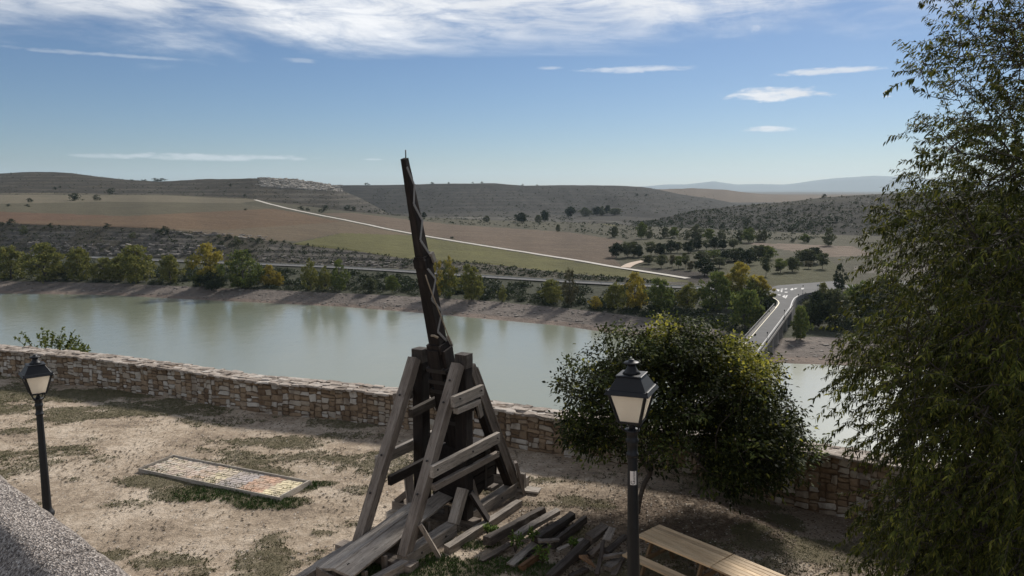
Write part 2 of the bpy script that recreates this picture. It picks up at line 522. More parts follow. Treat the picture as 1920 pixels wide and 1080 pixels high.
COL = np.zeros(GY.shape + (3,))
def paint(mask, c):
    COL[mask] = c
base_cols = [(0.13, 0.11, 0.09), (0.185, 0.158, 0.138), (0.06, 0.062, 0.04), (0.09, 0.085, 0.06), (0.105, 0.093, 0.07), (0.12, 0.11, 0.072), (0.115, 0.10, 0.075),
             (0.1, 0.09, 0.07), (0.098, 0.088, 0.07), (0.1, 0.09, 0.07), (0.17, 0.125, 0.085), (0.15, 0.12, 0.09), (0.14, 0.12, 0.095)]
for i, c in enumerate(base_cols):
    paint(SEG == i, c)
inF = (SEG == 5) | ((SEG == 4) & (TT > 0.9)) | ((SEG == 6) & (TT < 0.06))
fields = [
    ([(-300, 360), (330, 360), (420, 366), (490, 376), (450, 381), (200, 378), (0, 382), (-300, 385)], (0.22, 0.19, 0.13)),
    ([(-300, 385), (0, 382), (200, 378), (450, 381), (510, 392), (240, 405), (0, 397), (-300, 396)], (0.145, 0.128, 0.082)),
    ([(-300, 396), (0, 397), (240, 405), (100, 414), (0, 418), (-300, 418)], (0.19, 0.118, 0.075)),
    ([(0, 418), (100, 414), (240, 405), (510, 391), (560, 399), (640, 416), (420, 431), (300, 429)], (0.195, 0.13, 0.078)),
    ([(300, 429), (420, 431), (640, 416), (600, 405), (770, 441), (640, 437), (560, 452), (480, 450)], (0.20, 0.152, 0.098)),
    ([(545, 458), (640, 437), (770, 441), (1000, 478), (1170, 505), (1295, 527), (1250, 530), (1168, 523), (1062, 514), (907, 495), (760, 486), (640, 468)], (0.165, 0.155, 0.058)),
    ([(600, 400), (660, 399), (760, 411), (847, 421), (1062, 435), (1168, 451), (1152, 485), (1170, 503), (1000, 474), (770, 436)], (0.19, 0.14, 0.098)),
    ([(1080, 413), (1215, 397), (1310, 392), (1225, 417), (1150, 424)], (0.20, 0.18, 0.085)),
    ([(1180, 498), (1230, 500), (1330, 512), (1330, 532), (1290, 527)], (0.075, 0.062, 0.05)),
    ([(1170, 452), (1260, 445), (1420, 440), (1420, 520), (1180, 498), (1156, 485)], (0.105, 0.098, 0.055)),
    ([(1330, 500), (1420, 480), (1560, 490), (1600, 530), (1440, 537), (1330, 532)], (0.115, 0.11, 0.056)),
    ([(1390, 455), (1500, 458), (1600, 462), (1640, 478), (1560, 482), (1480, 470)], (0.26, 0.2, 0.15)),
    ([(1600, 500), (1760, 496), (1760, 516), (1605, 512)], (0.26, 0.23, 0.19)),
]
for poly, c in fields:
    paint(inpoly(poly) & inF, c)
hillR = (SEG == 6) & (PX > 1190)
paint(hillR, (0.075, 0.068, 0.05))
paint(inpoly([(1360, 389), (1482, 376), (1546, 368), (1750, 355), (1750, 370), (1560, 378), (1450, 388)]) & (SEG == 6), (0.11, 0.10, 0.06))
paint((SEG == 6) & inpoly([(480, 330), (640, 340), (700, 375), (735, 404), (660, 392), (560, 378), (500, 352)]), (0.15, 0.135, 0.11))
paint((SEG == 6) & (PX > 770) & (PX < 1200) & (TT > 0.5), (0.19, 0.175, 0.145))
paint((SEG == 8) & (PX < 1320) & inpoly([(810, 370), (900, 352), (1000, 362), (1090, 396), (980, 404), (800, 402)]), (0.135, 0.122, 0.10))
wet = (SEG == 1) & (TT < 0.22)
paint(wet, (0.215, 0.17, 0.14))
rockm = sstep(ledmask * 1.0 + 0.25 * (nz), 0.25, 0.6)[..., None] * (SEG == 4)[..., None]
COL = COL * (1 - rockm) + np.array((0.15, 0.135, 0.115)) * rockm
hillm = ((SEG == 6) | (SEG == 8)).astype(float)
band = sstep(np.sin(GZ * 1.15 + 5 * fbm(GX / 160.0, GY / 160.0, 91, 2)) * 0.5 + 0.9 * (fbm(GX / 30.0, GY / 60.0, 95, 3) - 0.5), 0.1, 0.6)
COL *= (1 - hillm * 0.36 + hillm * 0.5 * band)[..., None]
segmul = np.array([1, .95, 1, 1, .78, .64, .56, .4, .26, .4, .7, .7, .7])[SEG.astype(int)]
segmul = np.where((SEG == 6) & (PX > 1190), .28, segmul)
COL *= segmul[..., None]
COL *= (0.66 + 0.30 * fbm(GX / sc, GY / sc, 41, 3))[..., None]

def grid_faces(nr, nc):
    i = np.arange(nr - 1)[:, None] * nc + np.arange(nc - 1)[None, :]
    return np.stack([i, i + 1, i + 1 + nc, i + nc], -1).reshape(-1, 4)

m, nb, bs, out = newmat('dry_valley_ground')
at_n = nb.n('ShaderNodeAttribute'); at_n.attribute_name = 'col'
v = coords(nb, 'Object')
n1 = nb.noise(v, 0.035, 8, 0.7)
n2 = nb.noise(v, 0.35, 6, 0.7)
k = nb.m('ADD', 0.30, nb.m('ADD', nb.m('MULTIPLY', n1, 0.7), nb.m('MULTIPLY', n2, 0.7)))
spk = nb.step(nb.noise(v, 0.16, 5, 0.75), 0.56, 0.66)
cl = nb.mix(1.0, at_n.outputs['Color'], nb.vec(k, k, k), 'MULTIPLY')
cl = nb.mix(nb.m('MULTIPLY', spk, 0.45), cl, nb.mix(1.0, cl, (0.38, 0.40, 0.34, 1), 'MULTIPLY'))
sv = coords(nb, 'Object', (0.012, 0.16, 0.1))
k5 = nb.m('ADD', 0.7, nb.m('MULTIPLY', nb.noise(sv, 1.0, 6, 0.7), 0.6))
cl = nb.mix(1.0, cl, nb.vec(k5, k5, k5), 'MULTIPLY')
pal = nb.step(nb.noise(v, 0.23, 5, 0.75), 0.60, 0.70)
cl = nb.mix(nb.m('MULTIPLY', pal, 0.35), cl, nb.mix(1.0, cl, (1.8, 1.75, 1.7, 1), 'MULTIPLY'))
nb.set(bs.inputs['Base Color'], cl)
bs.inputs['Roughness'].default_value = 0.95
bs.inputs['Specular IOR Level'].default_value = 0.1
bump(nb, bs, nb.m('ADD', nb.noise(v, 0.12, 6, 0.7), nb.m('MULTIPLY', n2, 0.4)), 0.8, 2.0)
MAT['terrain'] = m
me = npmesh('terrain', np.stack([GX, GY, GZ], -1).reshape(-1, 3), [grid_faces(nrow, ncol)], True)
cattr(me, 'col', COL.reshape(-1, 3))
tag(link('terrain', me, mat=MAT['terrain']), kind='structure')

# ---- far mountains
MC = [(1000, 356), (1150, 353), (1215, 349), (1250, 346), (1290, 345.5), (1320, 342), (1338, 339.5), (1360, 343), (1380, 346), (1425, 345), (1470, 346), (1493, 343.5), (1530, 338), (1565, 334), (1600, 332), (1640, 329.5), (1680, 331), (1730, 335), (1800, 338), (1920, 341), (2400, 350)]
ma = np.linspace(0.0, 1.2, 220)
mx_ = 960 + ma * F * 1.01
rws = []
for t, Yd in ((0, 15000), (0.25, 15600), (0.5, 16200), (0.75, 16800), (1.0, 17400), (0.3, 18500)):
    zc = H + sl(ip(mx_, MC)) * 17400
    zz = -62 + (zc + 62) * t ** 1.2
    zz = zz + (fbm(ma * 60, ma * 0 + Yd / 700.0, 3, 4) - 0.5) * 46 * (1 if t < 1 else 0.12) * (t > 0)
    rws.append(np.stack([ma * Yd, ma * 0 + Yd, zz], -1))
me = npmesh('mountain_range', np.concatenate(rws), [grid_faces(6, 220)], True)
MAT['mount'] = mat_simple('mountain_scrub', (0.05, 0.06, 0.06), 0.95, 0, 0.25, 0.002, 0)
tag(link('mountain_range', me, mat=MAT['mount']), kind='structure')

# ---- plain under everything, out to the horizon
n = 64
V = [(0, 0, -64)] + [(19500 * math.cos(2 * math.pi * i / n), 19500 * math.sin(2 * math.pi * i / n), -64) for i in range(n)]
me = npmesh('plain', V, [np.array([(0, 1 + i, 1 + (i + 1) % n) for i in range(n)])])
MAT['plain'] = mat_simple('plain_earth', (0.13, 0.115, 0.09), 0.95, 0, 0.3, 0.001, 0)
tag(link('plain', me, mat=MAT['plain']), kind='structure')

# ---- the reservoir
wa = np.linspace(-1.7, 1.7, 160)
wr = []
for t in np.linspace(0, 1, 40):
    yy = np.interp(wa, acols, f1[0]) + 20
    Yr = 45 + (yy - 45) * t
    wr.append(np.stack([wa * Yr * (1 if True else 0), Yr, np.full_like(Yr, WATER_Z)], -1))
me = npmesh('water', np.concatenate(wr), [grid_faces(40, 160)], True)
m, nb, bs, out = newmat('reservoir_water')
v = coords(nb, 'Object')
bs.inputs['Base Color'].default_value = (0.145, 0.162, 0.11, 1)
bs.inputs['Roughness'].default_value = 0.1
bs.inputs['Coat Weight'].default_value = 0.45
bs.inputs['Coat Roughness'].default_value = 0.42
bs.inputs['Coat IOR'].default_value = 1.4
bs.inputs['IOR'].default_value = 1.45
bs.inputs['Specular IOR Level'].default_value = 0.5
w1 = nb.noise(coords(nb, 'Object', (1.0, 1.0, 1)), 1.1, 4, 0.6)
w2 = nb.noise(coords(nb, 'Object', (0.05, 0.05, 1)), 1.0, 3, 0.5)
w3 = nb.noise(coords(nb, 'Object', (1, 1, 1)), 0.22, 3, 0.5)
amp_ = nb.m('ADD', 0.8, nb.m('MULTIPLY', nb.step(w2, 0.3, 0.7), 0.25))
bump(nb, bs, nb.m('ADD', nb.m('MULTIPLY', w1, amp_), nb.m('MULTIPLY', w3, 1.1)), 0.22, 0.25)
MAT['water'] = m
tag(link('water', me, mat=m), kind='structure')
# ---- the terrace: a nearly level yard of trodden earth
WALL_H = 1.17
wall_px = [(0, 655), (170, 671), (320, 690), (468, 713), (640, 728), (760, 742), (922, 765), (1060, 785), (1150, 797), (1300, 812), (1519, 846), (1632, 863), (1750, 882), (1920, 908)]
WP = [at(x, y, WALL_H) for x, y in wall_px]
WP = [WP[0] + (WP[0] - WP[1]) * 4] + WP + [WP[-1] + (WP[-1] - WP[-2]) * 3]
WPX = np.array([p.x for p in WP]); WPY = np.array([p.y for p in WP])

def wall_y(X):
    return np.interp(X, WPX, WPY)

def ground_z(X, Y):
    X = np.asarray(X, dtype=np.float64); Y = np.asarray(Y, dtype=np.float64)
    z = -0.45 * sstep(X, 4.6, 8.0) * sstep(Y, 12.5, 16.5)
    z = z + 1.6 * (1 - sstep(Y, 10.9, 12.4))           # the bank below the look-out
    z = z + 0.10 * (fbm(X / 3.1, Y / 3.1, 2, 3) - 0.5) + 0.035 * (fbm(X / 0.5, Y / 0.5, 6, 3) - 0.5)
    return z

gz = lambda x, y: float(ground_z(x, y))

# where grass grows: (photo x, y, half length m, half depth m, strength)
patches = [(130, 740, 5, 1.6, .75), (300, 770, 4.5, 1.6, .6), (90, 700, 4, 1.5, .7), (420, 790, 3, 1.0, .45), (190, 775, 2.4, .7, .5), (560, 775, 0.9, .35, .9), (520, 830, 3.2, 1.1, .62), (470, 870, 3.4, .8, .55),
           (660, 820, 2.2, .8, .45), (300, 905, 1.9, .7, 1.0), (400, 925, 2.2, .75, 1.05), (500, 945, 1.6, .55, 1.05), (240, 945, 1.2, .6, .7), (560, 915, .8, .4, .9), (600, 908, .7, .3, .85), (640, 985, .8, .35, .5),
           (330, 1050, 1.4, .5, .7), (210, 1040, .7, .5, .8), (520, 1040, .9, .5, .7), (610, 1000, .5, .25, .7), (800, 1065, 2.2, .8, 1.15), (950, 1065, 1.6, .6, 1.15), (880, 1020, 1.2, .35, .8), (700, 1075, 1.4, .4, .9), (1080, 1000, 1.0, .6, .7),
           (1080, 900, 2.5, .8, .4), (1100, 955, 1.2, .5, .35), (1470, 960, 1.0, .8, .75), (1420, 930, 1.2, .5, .7), (760, 950, .8, .3, .3), (840, 1000, .7, .25, .7), (1180, 880, 1.6, .6, .35), (640, 890, 1.2, .5, .35), (1560, 1000, 1.6, .6, .5)]
PC = [(at(x, y, 0), a, c, s) for x, y, a, c, s in patches]

def grass_d(X, Y):
    d = np.zeros_like(X)
    for p, a, c, s in PC:
        wx = X + 0.5 * (fbm(X / 0.9, Y / 0.9, 51, 3) - 0.5) * a
        wy = Y + 0.9 * (fbm(X / 0.9, Y / 0.9, 57, 3) - 0.5) * c
        d = np.maximum(d, s * (1 - sstep(np.sqrt(((wx - p.x) / a) ** 2 + ((wy - p.y) / c) ** 2), 0.25, 1.15)))
    n = fbm(X / 0.75, Y / 0.55, 61, 4, 0.6)
    n2 = fbm(X / 2.6, Y / 1.7, 67, 3)
    base = 0.62 * sstep(n2, 0.38, 0.68)
    hf = fbm(X / 0.22, Y / 0.2, 83, 3, 0.6)
    return np.clip(sstep(np.maximum(d, base) * (0.30 + 1.0 * n + 0.75 * (hf - 0.35)), 0.27, 0.66), 0, 1)

xs = np.concatenate([np.linspace(-46, -19, 90)[:-1], np.linspace(-19, 12, 420), np.linspace(12, 26, 60)[1:]])
tt = np.concatenate([np.linspace(0, 0.32, 40)[:-1], np.linspace(0.32, 1, 330)])
GXt = np.repeat(xs[None, :], len(tt), 0)
Yend = wall_y(xs) + 0.25
GYt = 2.6 + (Yend - 2.6)[None, :] * tt[:, None]
GZt = ground_z(GXt, GYt)
gd = grass_d(GXt, GYt)
GZt = GZt + gd * 0.03
me = npmesh('terrace_ground', np.stack([GXt, GYt, GZt], -1).reshape(-1, 3), [grid_faces(len(tt), len(xs))], True)
vattr(me, 'grass', gd)
lit = at(1270, 965, 0)
litter = 1 - sstep(np.hypot((GXt - lit.x) / 4.2, (GYt - lit.y) / 2.4), 0.35, 1.1)
grv = at(960, 960, 0)
litter = np.maximum(litter, 0.55 * (1 - sstep(np.hypot((GXt - grv.x) / 1.6, (GYt - grv.y) / 1.1), 0.4, 1.1)))
litter = np.maximum(litter, sstep(GXt, 5.5, 9.0) * 0.85)
vattr(me, 'litter', litter)
m, nb, bs, out = newmat('trodden_earth')
a_g = nb.n('ShaderNodeAttribute'); a_g.attribute_name = 'grass'
a_l = nb.n('ShaderNodeAttribute'); a_l.attribute_name = 'litter'
v = coords(nb, 'Object')
n1 = nb.noise(v, 0.45, 6, 0.6)
n2 = nb.noise(v, 3.2, 7, 0.68)
n3 = nb.noise(v, 16.0, 7, 0.78)
n4 = nb.noise(v, 7.0, 6, 0.75)
dirt = nb.ramp(nb.m('ADD', nb.m('MULTIPLY', n1, 0.6), nb.m('MULTIPLY', n2, 0.45)), [(0.37, (0.20, 0.158, 0.118)), (0.50, (0.36, 0.287, 0.212)), (0.62, (0.52, 0.435, 0.34))])
k = nb.m('ADD', 0.25, nb.m('MULTIPLY', n3, 1.5))
dirt = nb.mix(1.0, dirt, nb.vec(k, k, k), 'MULTIPLY')
dirt = nb.mix(nb.m('MULTIPLY', nb.step(n4, 0.52, 0.66), 0.5), dirt, (0.10, 0.078, 0.055, 1))
lc = nb.ramp(nb.m('ADD', nb.m('MULTIPLY', n3, 0.7), nb.m('MULTIPLY', n2, 0.35)), [(0.38, (0.05, 0.035, 0.026)), (0.55, (0.12, 0.09, 0.066)), (0.72, (0.24, 0.19, 0.14))])
lf = nb.m('MULTIPLY', a_l.outputs['Fac'], nb.step(n2, 0.3, 0.55))
dirt = nb.mix(lf, dirt, lc)
gcol = nb.ramp(n3, [(0.3, (0.045, 0.042, 0.022)), (0.6, (0.105, 0.095, 0.05)), (0.8, (0.19, 0.16, 0.10))])
gf = nb.m('MULTIPLY', a_g.outputs['Fac'], nb.step(nb.m('ADD', n3, nb.m('MULTIPLY', a_g.outputs['Fac'], 0.35)), 0.45, 0.75))
nb.set(bs.inputs['Base Color'], nb.mix(nb.m('MULTIPLY', gf, 0.8), dirt, gcol))
bs.inputs['Roughness'].default_value = 0.95
bs.inputs['Specular IOR Level'].default_value = 0.12
bump(nb, bs, nb.m('ADD', nb.m('ADD', n2, n4), nb.m('MULTIPLY', n3, 0.6)), 1.0, 0.06)
MAT['earth'] = m
tag(link('terrace_ground', me, mat=m), kind='structure')

# ---- hillside outside the wall, falling to the water
xs2 = np.linspace(-60, 60, 120)
rws = []
for t in np.linspace(0, 1, 40):
    Yr = wall_y(xs2) + 0.45 + t * 95
    zz = -0.7 - 46 * (t ** 0.9) + (fbm(xs2 / 6, Yr / 6, 71, 4) - 0.5) * 1.6 * min(1, t * 8)
    rws.append(np.stack([xs2 * (1 + t * 1.6), Yr, zz], -1))
me = npmesh('hillside', np.concatenate(rws), [grid_faces(40, 120)], True)
MAT['slope'] = mat_simple('dry_grass_slope', (0.13, 0.115, 0.07), 0.95, 0, 0.4, 0.4, 0.3)
tag(link('hillside', me, mat=MAT['slope']), kind='structure')

# ---- grass: short tufts in the patches
nT = 75000
X = RS.uniform(-24, 11, nT * 4); Y = RS.uniform(13.5, 34, nT * 4)
ok = (Y < wall_y(X) - 0.1)
X, Y = X[ok], Y[ok]
d = grass_d(X, Y)
keep = RS.rand(len(X)) < (d * 0.9)
X, Y, d = X[keep], Y[keep], d[keep]
X, Y, d = X[:nT], Y[:nT], d[:nT]
lush = np.zeros_like(X)
for px_, py_, r_ in ((800, 1068, 2.0), (950, 1068, 1.6), (880, 1030, 1.0), (700, 1080, 1.2), (400, 930, 1.6), (500, 948, 1.3), (1030, 1050, 1.0), (590, 912, .7), (560, 776, .8)):
    p = at(px_, py_, 0)
    lush = np.maximum(lush, 1 - sstep(np.hypot(X - p.x, (Y - p.y) * 1.7), r_ * 0.4, r_))
nb_ = 5
rep = lambda a_: np.repeat(a_, nb_)
bx_ = rep(X) + RS.normal(0, 0.03, len(X) * nb_); by_ = rep(Y) + RS.normal(0, 0.03, len(X) * nb_)
bz_ = ground_z(bx_, by_) + 0.01
hgt = RS.uniform(0.022, 0.06, len(bx_)) * (0.8 + 0.9 * rep(lush))
ang = RS.uniform(0, 6.283, len(bx_)); wdt = RS.uniform(0.008, 0.018, len(bx_))
lx = RS.normal(0, 0.025, len(bx_)); ly = RS.normal(0, 0.025, len(bx_))
P0 = np.stack([bx_ - np.cos(ang) * wdt, by_ - np.sin(ang) * wdt, bz_], -1)
P1 = np.stack([bx_ + np.cos(ang) * wdt, by_ + np.sin(ang) * wdt, bz_], -1)
P2 = np.stack([bx_ + lx, by_ + ly, bz_ + hgt], -1)
V = np.stack([P0, P1, P2], 1).reshape(-1, 3)
me = npmesh('grass', V, [np.arange(len(V)).reshape(-1, 3)])
gcl = np.array((0.105, 0.105, 0.05)) * (1 - rep(lush)[:, None]) + np.array((0.05, 0.085, 0.022)) * rep(lush)[:, None]
gcl = gcl * RS.uniform(0.6, 1.4, (len(gcl), 1))
cattr(me, 'col', np.repeat(gcl, 3, 0))
m, nb, bs, out = newmat('short_grass')
a_ = nb.n('ShaderNodeAttribute'); a_.attribute_name = 'col'
nb.t.links.new(a_.outputs['Color'], bs.inputs['Base Color'])
bs.inputs['Roughness'].default_value = 0.7
bs.inputs['Specular IOR Level'].default_value = 0.2
MAT['grass'] = m
tag(link('grass', me, mat=m), 'thin patchy grass growing on the trodden earth terrace', 'grass', kind='stuff')

# ---- pebbles and leaf litter
def scatter_chips(name, label, cat, n, fx, fy, smin, smax, colfun, dens=None):
    X = fx(n); Y = fy(n)
    ok = (Y < wall_y(X) - 0.15)
    if dens is not None:
        ok &= RS.rand(n) < dens(X, Y)
    X, Y = X[ok], Y[ok]
    n = len(X)
    s = RS.uniform(smin, smax, n) ** 1.0
    Z = ground_z(X, Y) + 0.02
    a = RS.uniform(0, 6.283, n)
    th = RS.uniform(0.25, 0.6, n)
    cor = []
    for q in range(4):
        aa = a + q * 1.571 + RS.uniform(-.4, .4, n)
        rr = s * RS.uniform(0.6, 1.2, n)
        cor.append(np.stack([X + np.cos(aa) * rr, Y + np.sin(aa) * rr, Z + RS.uniform(-.1, .2, n) * s], -1))
    topp = np.stack([X + RS.normal(0, .2, n) * s, Y + RS.normal(0, .2, n) * s, Z + s * th], -1)
    V = np.stack(cor + [topp], 1).reshape(-1, 3)
    i = np.arange(n)[:, None] * 5
    Ff = np.concatenate([i + np.array([[q, (q + 1) % 4, 4]]) for q in range(4)])
    me = npmesh(name, V, [Ff])
    cattr(me, 'col', np.repeat(colfun(n), 5, 0))
    o = link(name, me, mat=MAT['grass'])
    tag(o, label, cat, kind='stuff')
scatter_chips('pebbles', 'small pale pebbles strewn over the trodden earth', 'pebbles', 9000, lambda n: RS.uniform(-20, 10, n), lambda n: RS.uniform(14, 33, n), 0.012, 0.034,
              lambda n: np.array((0.40, 0.36, 0.31)) * RS.uniform(0.35, 1.3, (n, 1)))
scatter_chips('earth_clods', 'dark crumbs of earth and dead grass strewn over the terrace', 'earth clods', 26000, lambda n: RS.uniform(-22, 9, n), lambda n: RS.uniform(13.6, 33, n), 0.012, 0.045,
              lambda n: np.array((0.12, 0.092, 0.06)) * RS.uniform(0.4, 1.5, (n, 1)), lambda X, Y: 0.12 + 0.95 * sstep(fbm(X / 1.4, Y / 0.9, 88, 4, 0.6), 0.42, 0.62))
scatter_chips('leaf_litter', 'fallen leaves and twigs under the round tree', 'leaf litter', 9000, lambda n: RS.normal(4.2, 2.6, n), lambda n: RS.normal(16.8, 1.9, n), 0.012, 0.035,
              lambda n: np.where(RS.rand(n, 1) < 0.06, np.array((0.42, 0.38, 0.32)), np.array((0.10, 0.07, 0.045))) * RS.uniform(0.5, 1.4, (n, 1)))

# ---- the rubble wall along the terrace edge
wall = empty('stone_wall', (0, 0, 0))
tag(wall, 'long low rubble stone wall along the terrace edge above the water', 'wall')
seg_l = [0.0]
for i in range(1, len(WP)):
    seg_l.append(seg_l[-1] + (WP[i].xy - WP[i - 1].xy).length)
LW = seg_l[-1]

def wpos(s):
    """smooth position and outward (towards the yard) normal along the wall"""
    def raw(q):
        return Vector((float(np.interp(q, seg_l, WPX)), float(np.interp(q, seg_l, WPY)), 0))
    p = sum((raw(min(max(s + k, 0), LW)) for k in (-1.2, -.6, 0, .6, 1.2)), Vector()) / 5
    q0 = sum((raw(min(max(s + k - .8, 0), LW)) for k in (-1.2, -.6, 0, .6, 1.2)), Vector()) / 5
    q1 = sum((raw(min(max(s + k + .8, 0), LW)) for k in (-1.2, -.6, 0, .6, 1.2)), Vector()) / 5
    t = (q1 - q0).normalized()
    return p, t, Vector((t.y, -t.x, 0)) if t.x > 0 else Vector((-t.y, t.x, 0))

# mortar core
m, nb, bs, out = newmat('lime_mortar')
v = coords(nb, 'Object')
n1 = nb.noise(v, 1.2, 6, 0.65); n2 = nb.noise(v, 14, 6, 0.7)
cl = nb.ramp(nb.m('ADD', nb.m('MULTIPLY', n1, .6), nb.m('MULTIPLY', n2, .4)), [(0.3, (0.055, 0.035, 0.024)), (0.55, (0.14, 0.098, 0.065)), (0.75, (0.24, 0.19, 0.14))])
nb.set(bs.inputs['Base Color'], cl)
bs.inputs['Roughness'].default_value = 0.95
bump(nb, bs, n2, 0.8, 0.03)
MAT['mortar'] = m
ss = np.arange(0, LW, 0.5)
rows = [[], [], [], []]
for s in ss:
    p, t, nrm = wpos(float(s))
    zb = gz(p.x, p.y) - 0.4
    for r_, (o_, z_) in zip(rows, ((0, zb), (0, WALL_H + 0.012), (-0.62, WALL_H + 0.012), (-0.62, -2.2))):
        q = p + nrm * o_
        r_.append((q.x, q.y, z_ + (random.uniform(-.02, .02) if z_ > 1 else 0)))
V = np.array(sum(rows, []))
me = npmesh('mortar_core', V, [grid_faces(4, len(ss))])
link('mortar_core', me, wall, MAT['mortar'])

def rock_mesh(name, seed, sub=2, jag=0.26):
    """an irregular dressed block filling about -0.5..0.5"""
    r = random.Random(seed)
    bm = bmesh.new()
    bmesh.ops.create_cube(bm, size=1.0)
    bmesh.ops.bevel(bm, geom=list(bm.edges), offset=0.12, segments=1, affect='EDGES')
    for v_ in bm.verts:
        v_.co += Vector((r.uniform(-jag, jag) * .5, r.uniform(-jag, jag) * .6, r.uniform(-jag, jag) * .5))
    me = bpy.data.meshes.new(name)
    bm.to_mesh(me)
    bm.free()
    return me

def mat_stone(name):
    m, nb, bs, out = newmat(name)
    v = coords(nb, 'Object', (1, 1, 1), True)
    tcn = nb.n('ShaderNodeTexCoord')
    oi = nb.n('ShaderNodeObjectInfo')
    geo = nb.n('ShaderNodeNewGeometry')
    w = nb.n('ShaderNodeVectorMath', operation='ADD')
    nb.t.links.new(geo.outputs['Position'], w.inputs[0])
    r = nb.m('FRACT', nb.m('ADD', oi.outputs['Random'], geo.outputs['Random Per Island']))
    cl = nb.ramp(r, [(0.0, (0.15, 0.105, 0.07)), (0.25, (0.24, 0.175, 0.115)), (0.45, (0.29, 0.215, 0.145)), (0.62, (0.32, 0.275, 0.22)), (0.8, (0.39, 0.35, 0.295)), (0.95, (0.46, 0.425, 0.375))])
    n1 = nb.noise(geo.outputs['Position'], 1.1, 5, 0.65)
    n2 = nb.noise(geo.outputs['Position'], 11, 6, 0.7)
    # rusty damp streaks run down the face
    ps = nb.n('ShaderNodeSeparateXYZ'); nb.t.links.new(geo.outputs['Position'], ps.inputs[0])
    stv = nb.vec(nb.m('MULTIPLY', ps.outputs[0], 1.3), nb.m('MULTIPLY', ps.outputs[1], 1.3), nb.m('MULTIPLY', ps.outputs[2], 0.25))
    stn = nb.step(nb.noise(stv, 1.0, 5, 0.6), 0.52, 0.68)
    cl = nb.mix(nb.m('MULTIPLY', stn, 0.6), cl, (0.10, 0.066, 0.042, 1))
    k = nb.m('ADD', 0.45, nb.m('ADD', nb.m('MULTIPLY', n1, 0.5), nb.m('MULTIPLY', n2, 0.6)))
    cl = nb.mix(1.0, cl, nb.vec(k, k, k), 'MULTIPLY')
    nb.set(bs.inputs['Base Color'], cl)
    bs.inputs['Roughness'].default_value = 0.92
    bs.inputs['Specular IOR Level'].default_value = 0.15
    bump(nb, bs, nb.m('ADD', n2, nb.m('MULTIPLY', n1, .5)), 0.7, 0.03)
    return m
MAT['stone'] = mat_stone('wall_stone')
m, nb, bs, out = newmat('pale_cap_stone')
v = coords(nb, 'Object')
n1 = nb.noise(v, 0.9, 5, 0.65); n2 = nb.noise(v, 9, 6, 0.72)
geo = nb.n('ShaderNodeNewGeometry')
cl = nb.ramp(nb.m('ADD', nb.m('MULTIPLY', n1, .35), nb.m('ADD', nb.m('MULTIPLY', n2, .45), nb.m('MULTIPLY', geo.outputs['Random Per Island'], .22))), [(0.34, (0.11, 0.085, 0.065)), (0.52, (0.30, 0.25, 0.205)), (0.74, (0.52, 0.475, 0.42))])
nb.set(bs.inputs['Base Color'], cl)
bs.inputs['Roughness'].default_value = 0.9
bump(nb, bs, n2, 0.8, 0.04)
MAT['cap'] = m

# split the face into irregular stones
rects = []
def split(s0, s1, z0, z1, r):
    w, h = s1 - s0, z1 - z0
    if w > 0.62 or (w > 0.36 and r.random() < 0.62 and w > h * 0.95):
        c = s0 + w * r.uniform(0.36, 0.64)
        split(s0, c, z0, z1, r); split(c, s1, z0, z1, r)
    elif h > 0.34 or (h > 0.23 and r.random() < 0.7):
        c = z0 + h * r.uniform(0.36, 0.64)
        split(s0, s1, z0, c, r); split(s0, s1, c, z1, r)
    else:
        rects.append((s0, s1, z0, z1))
rw = random.Random(5)
s = 0.0
while s < LW - 1.5:
    w = rw.uniform(0.7, 1.5)
    p, t, nrm = wpos(s + w / 2)
    split(s, s + w, min(0.0, gz(p.x, p.y)) - 0.14, WALL_H - 0.03, rw)
    s += w
stones = []
for (s0, s1, z0, z1) in rects:
    p, t, nrm = wpos((s0 + s1) / 2)
    gap = rw.uniform(0.016, 0.05)
    depth = 0.16
    prd = rw.uniform(0.02, 0.055)
    c = p + nrm * (prd - depth / 2) + Vector((0, 0, (z0 + z1) / 2))
    dist = (c - Vector((0, 0, H))).length
    sxp = 960 + F * c.x / (c.y * math.cos(TH) + (H - c.z) * math.sin(TH))
    hid = 1055 < sxp < 1500 or sxp < -10 or sxp > 1690
    area = (s1 - s0) * (z1 - z0) / dist ** 2 * (0.15 if hid else 1)
    rot = math.atan2(t.y, t.x)
    stones.append((area, c, (s1 - s0 - gap, depth, z1 - z0 - gap), rot + rw.uniform(-.08, .08), rw.uniform(-.08, .08), rw.uniform(-.13, .13)))
stones.sort(key=lambda q: -q[0])
protos = [rock_mesh('stone', 100 + i) for i in range(14)]
for me in protos:
    me.materials.append(MAT['stone'])
for (ar, c, dim, rz, rx, ry) in stones[:300]:
    o = link('stone', random.choice(protos), wall)
    o.location = c; o.scale = dim; o.rotation_euler = (rx, ry, rz)
VV, FF, k0 = [], {}, 0
for (ar, c, dim, rz, rx, ry) in stones[300:]:
    me = random.choice(protos)
    M_ = Matrix.LocRotScale(c, Euler((rx, ry, rz)), Vector(dim))
    for v_ in me.vertices:
        VV.append(M_ @ v_.co)
    for p_ in me.polygons:
        FF.setdefault(len(p_.vertices), []).append([i + k0 for i in p_.vertices])
    k0 += len(me.vertices)
me = npmesh('smaller_stones', [tuple(q) for q in VV], [np.array(f) for f in FF.values()])
tag(link('smaller_stones', me, wall, MAT['stone']), kind='stuff')
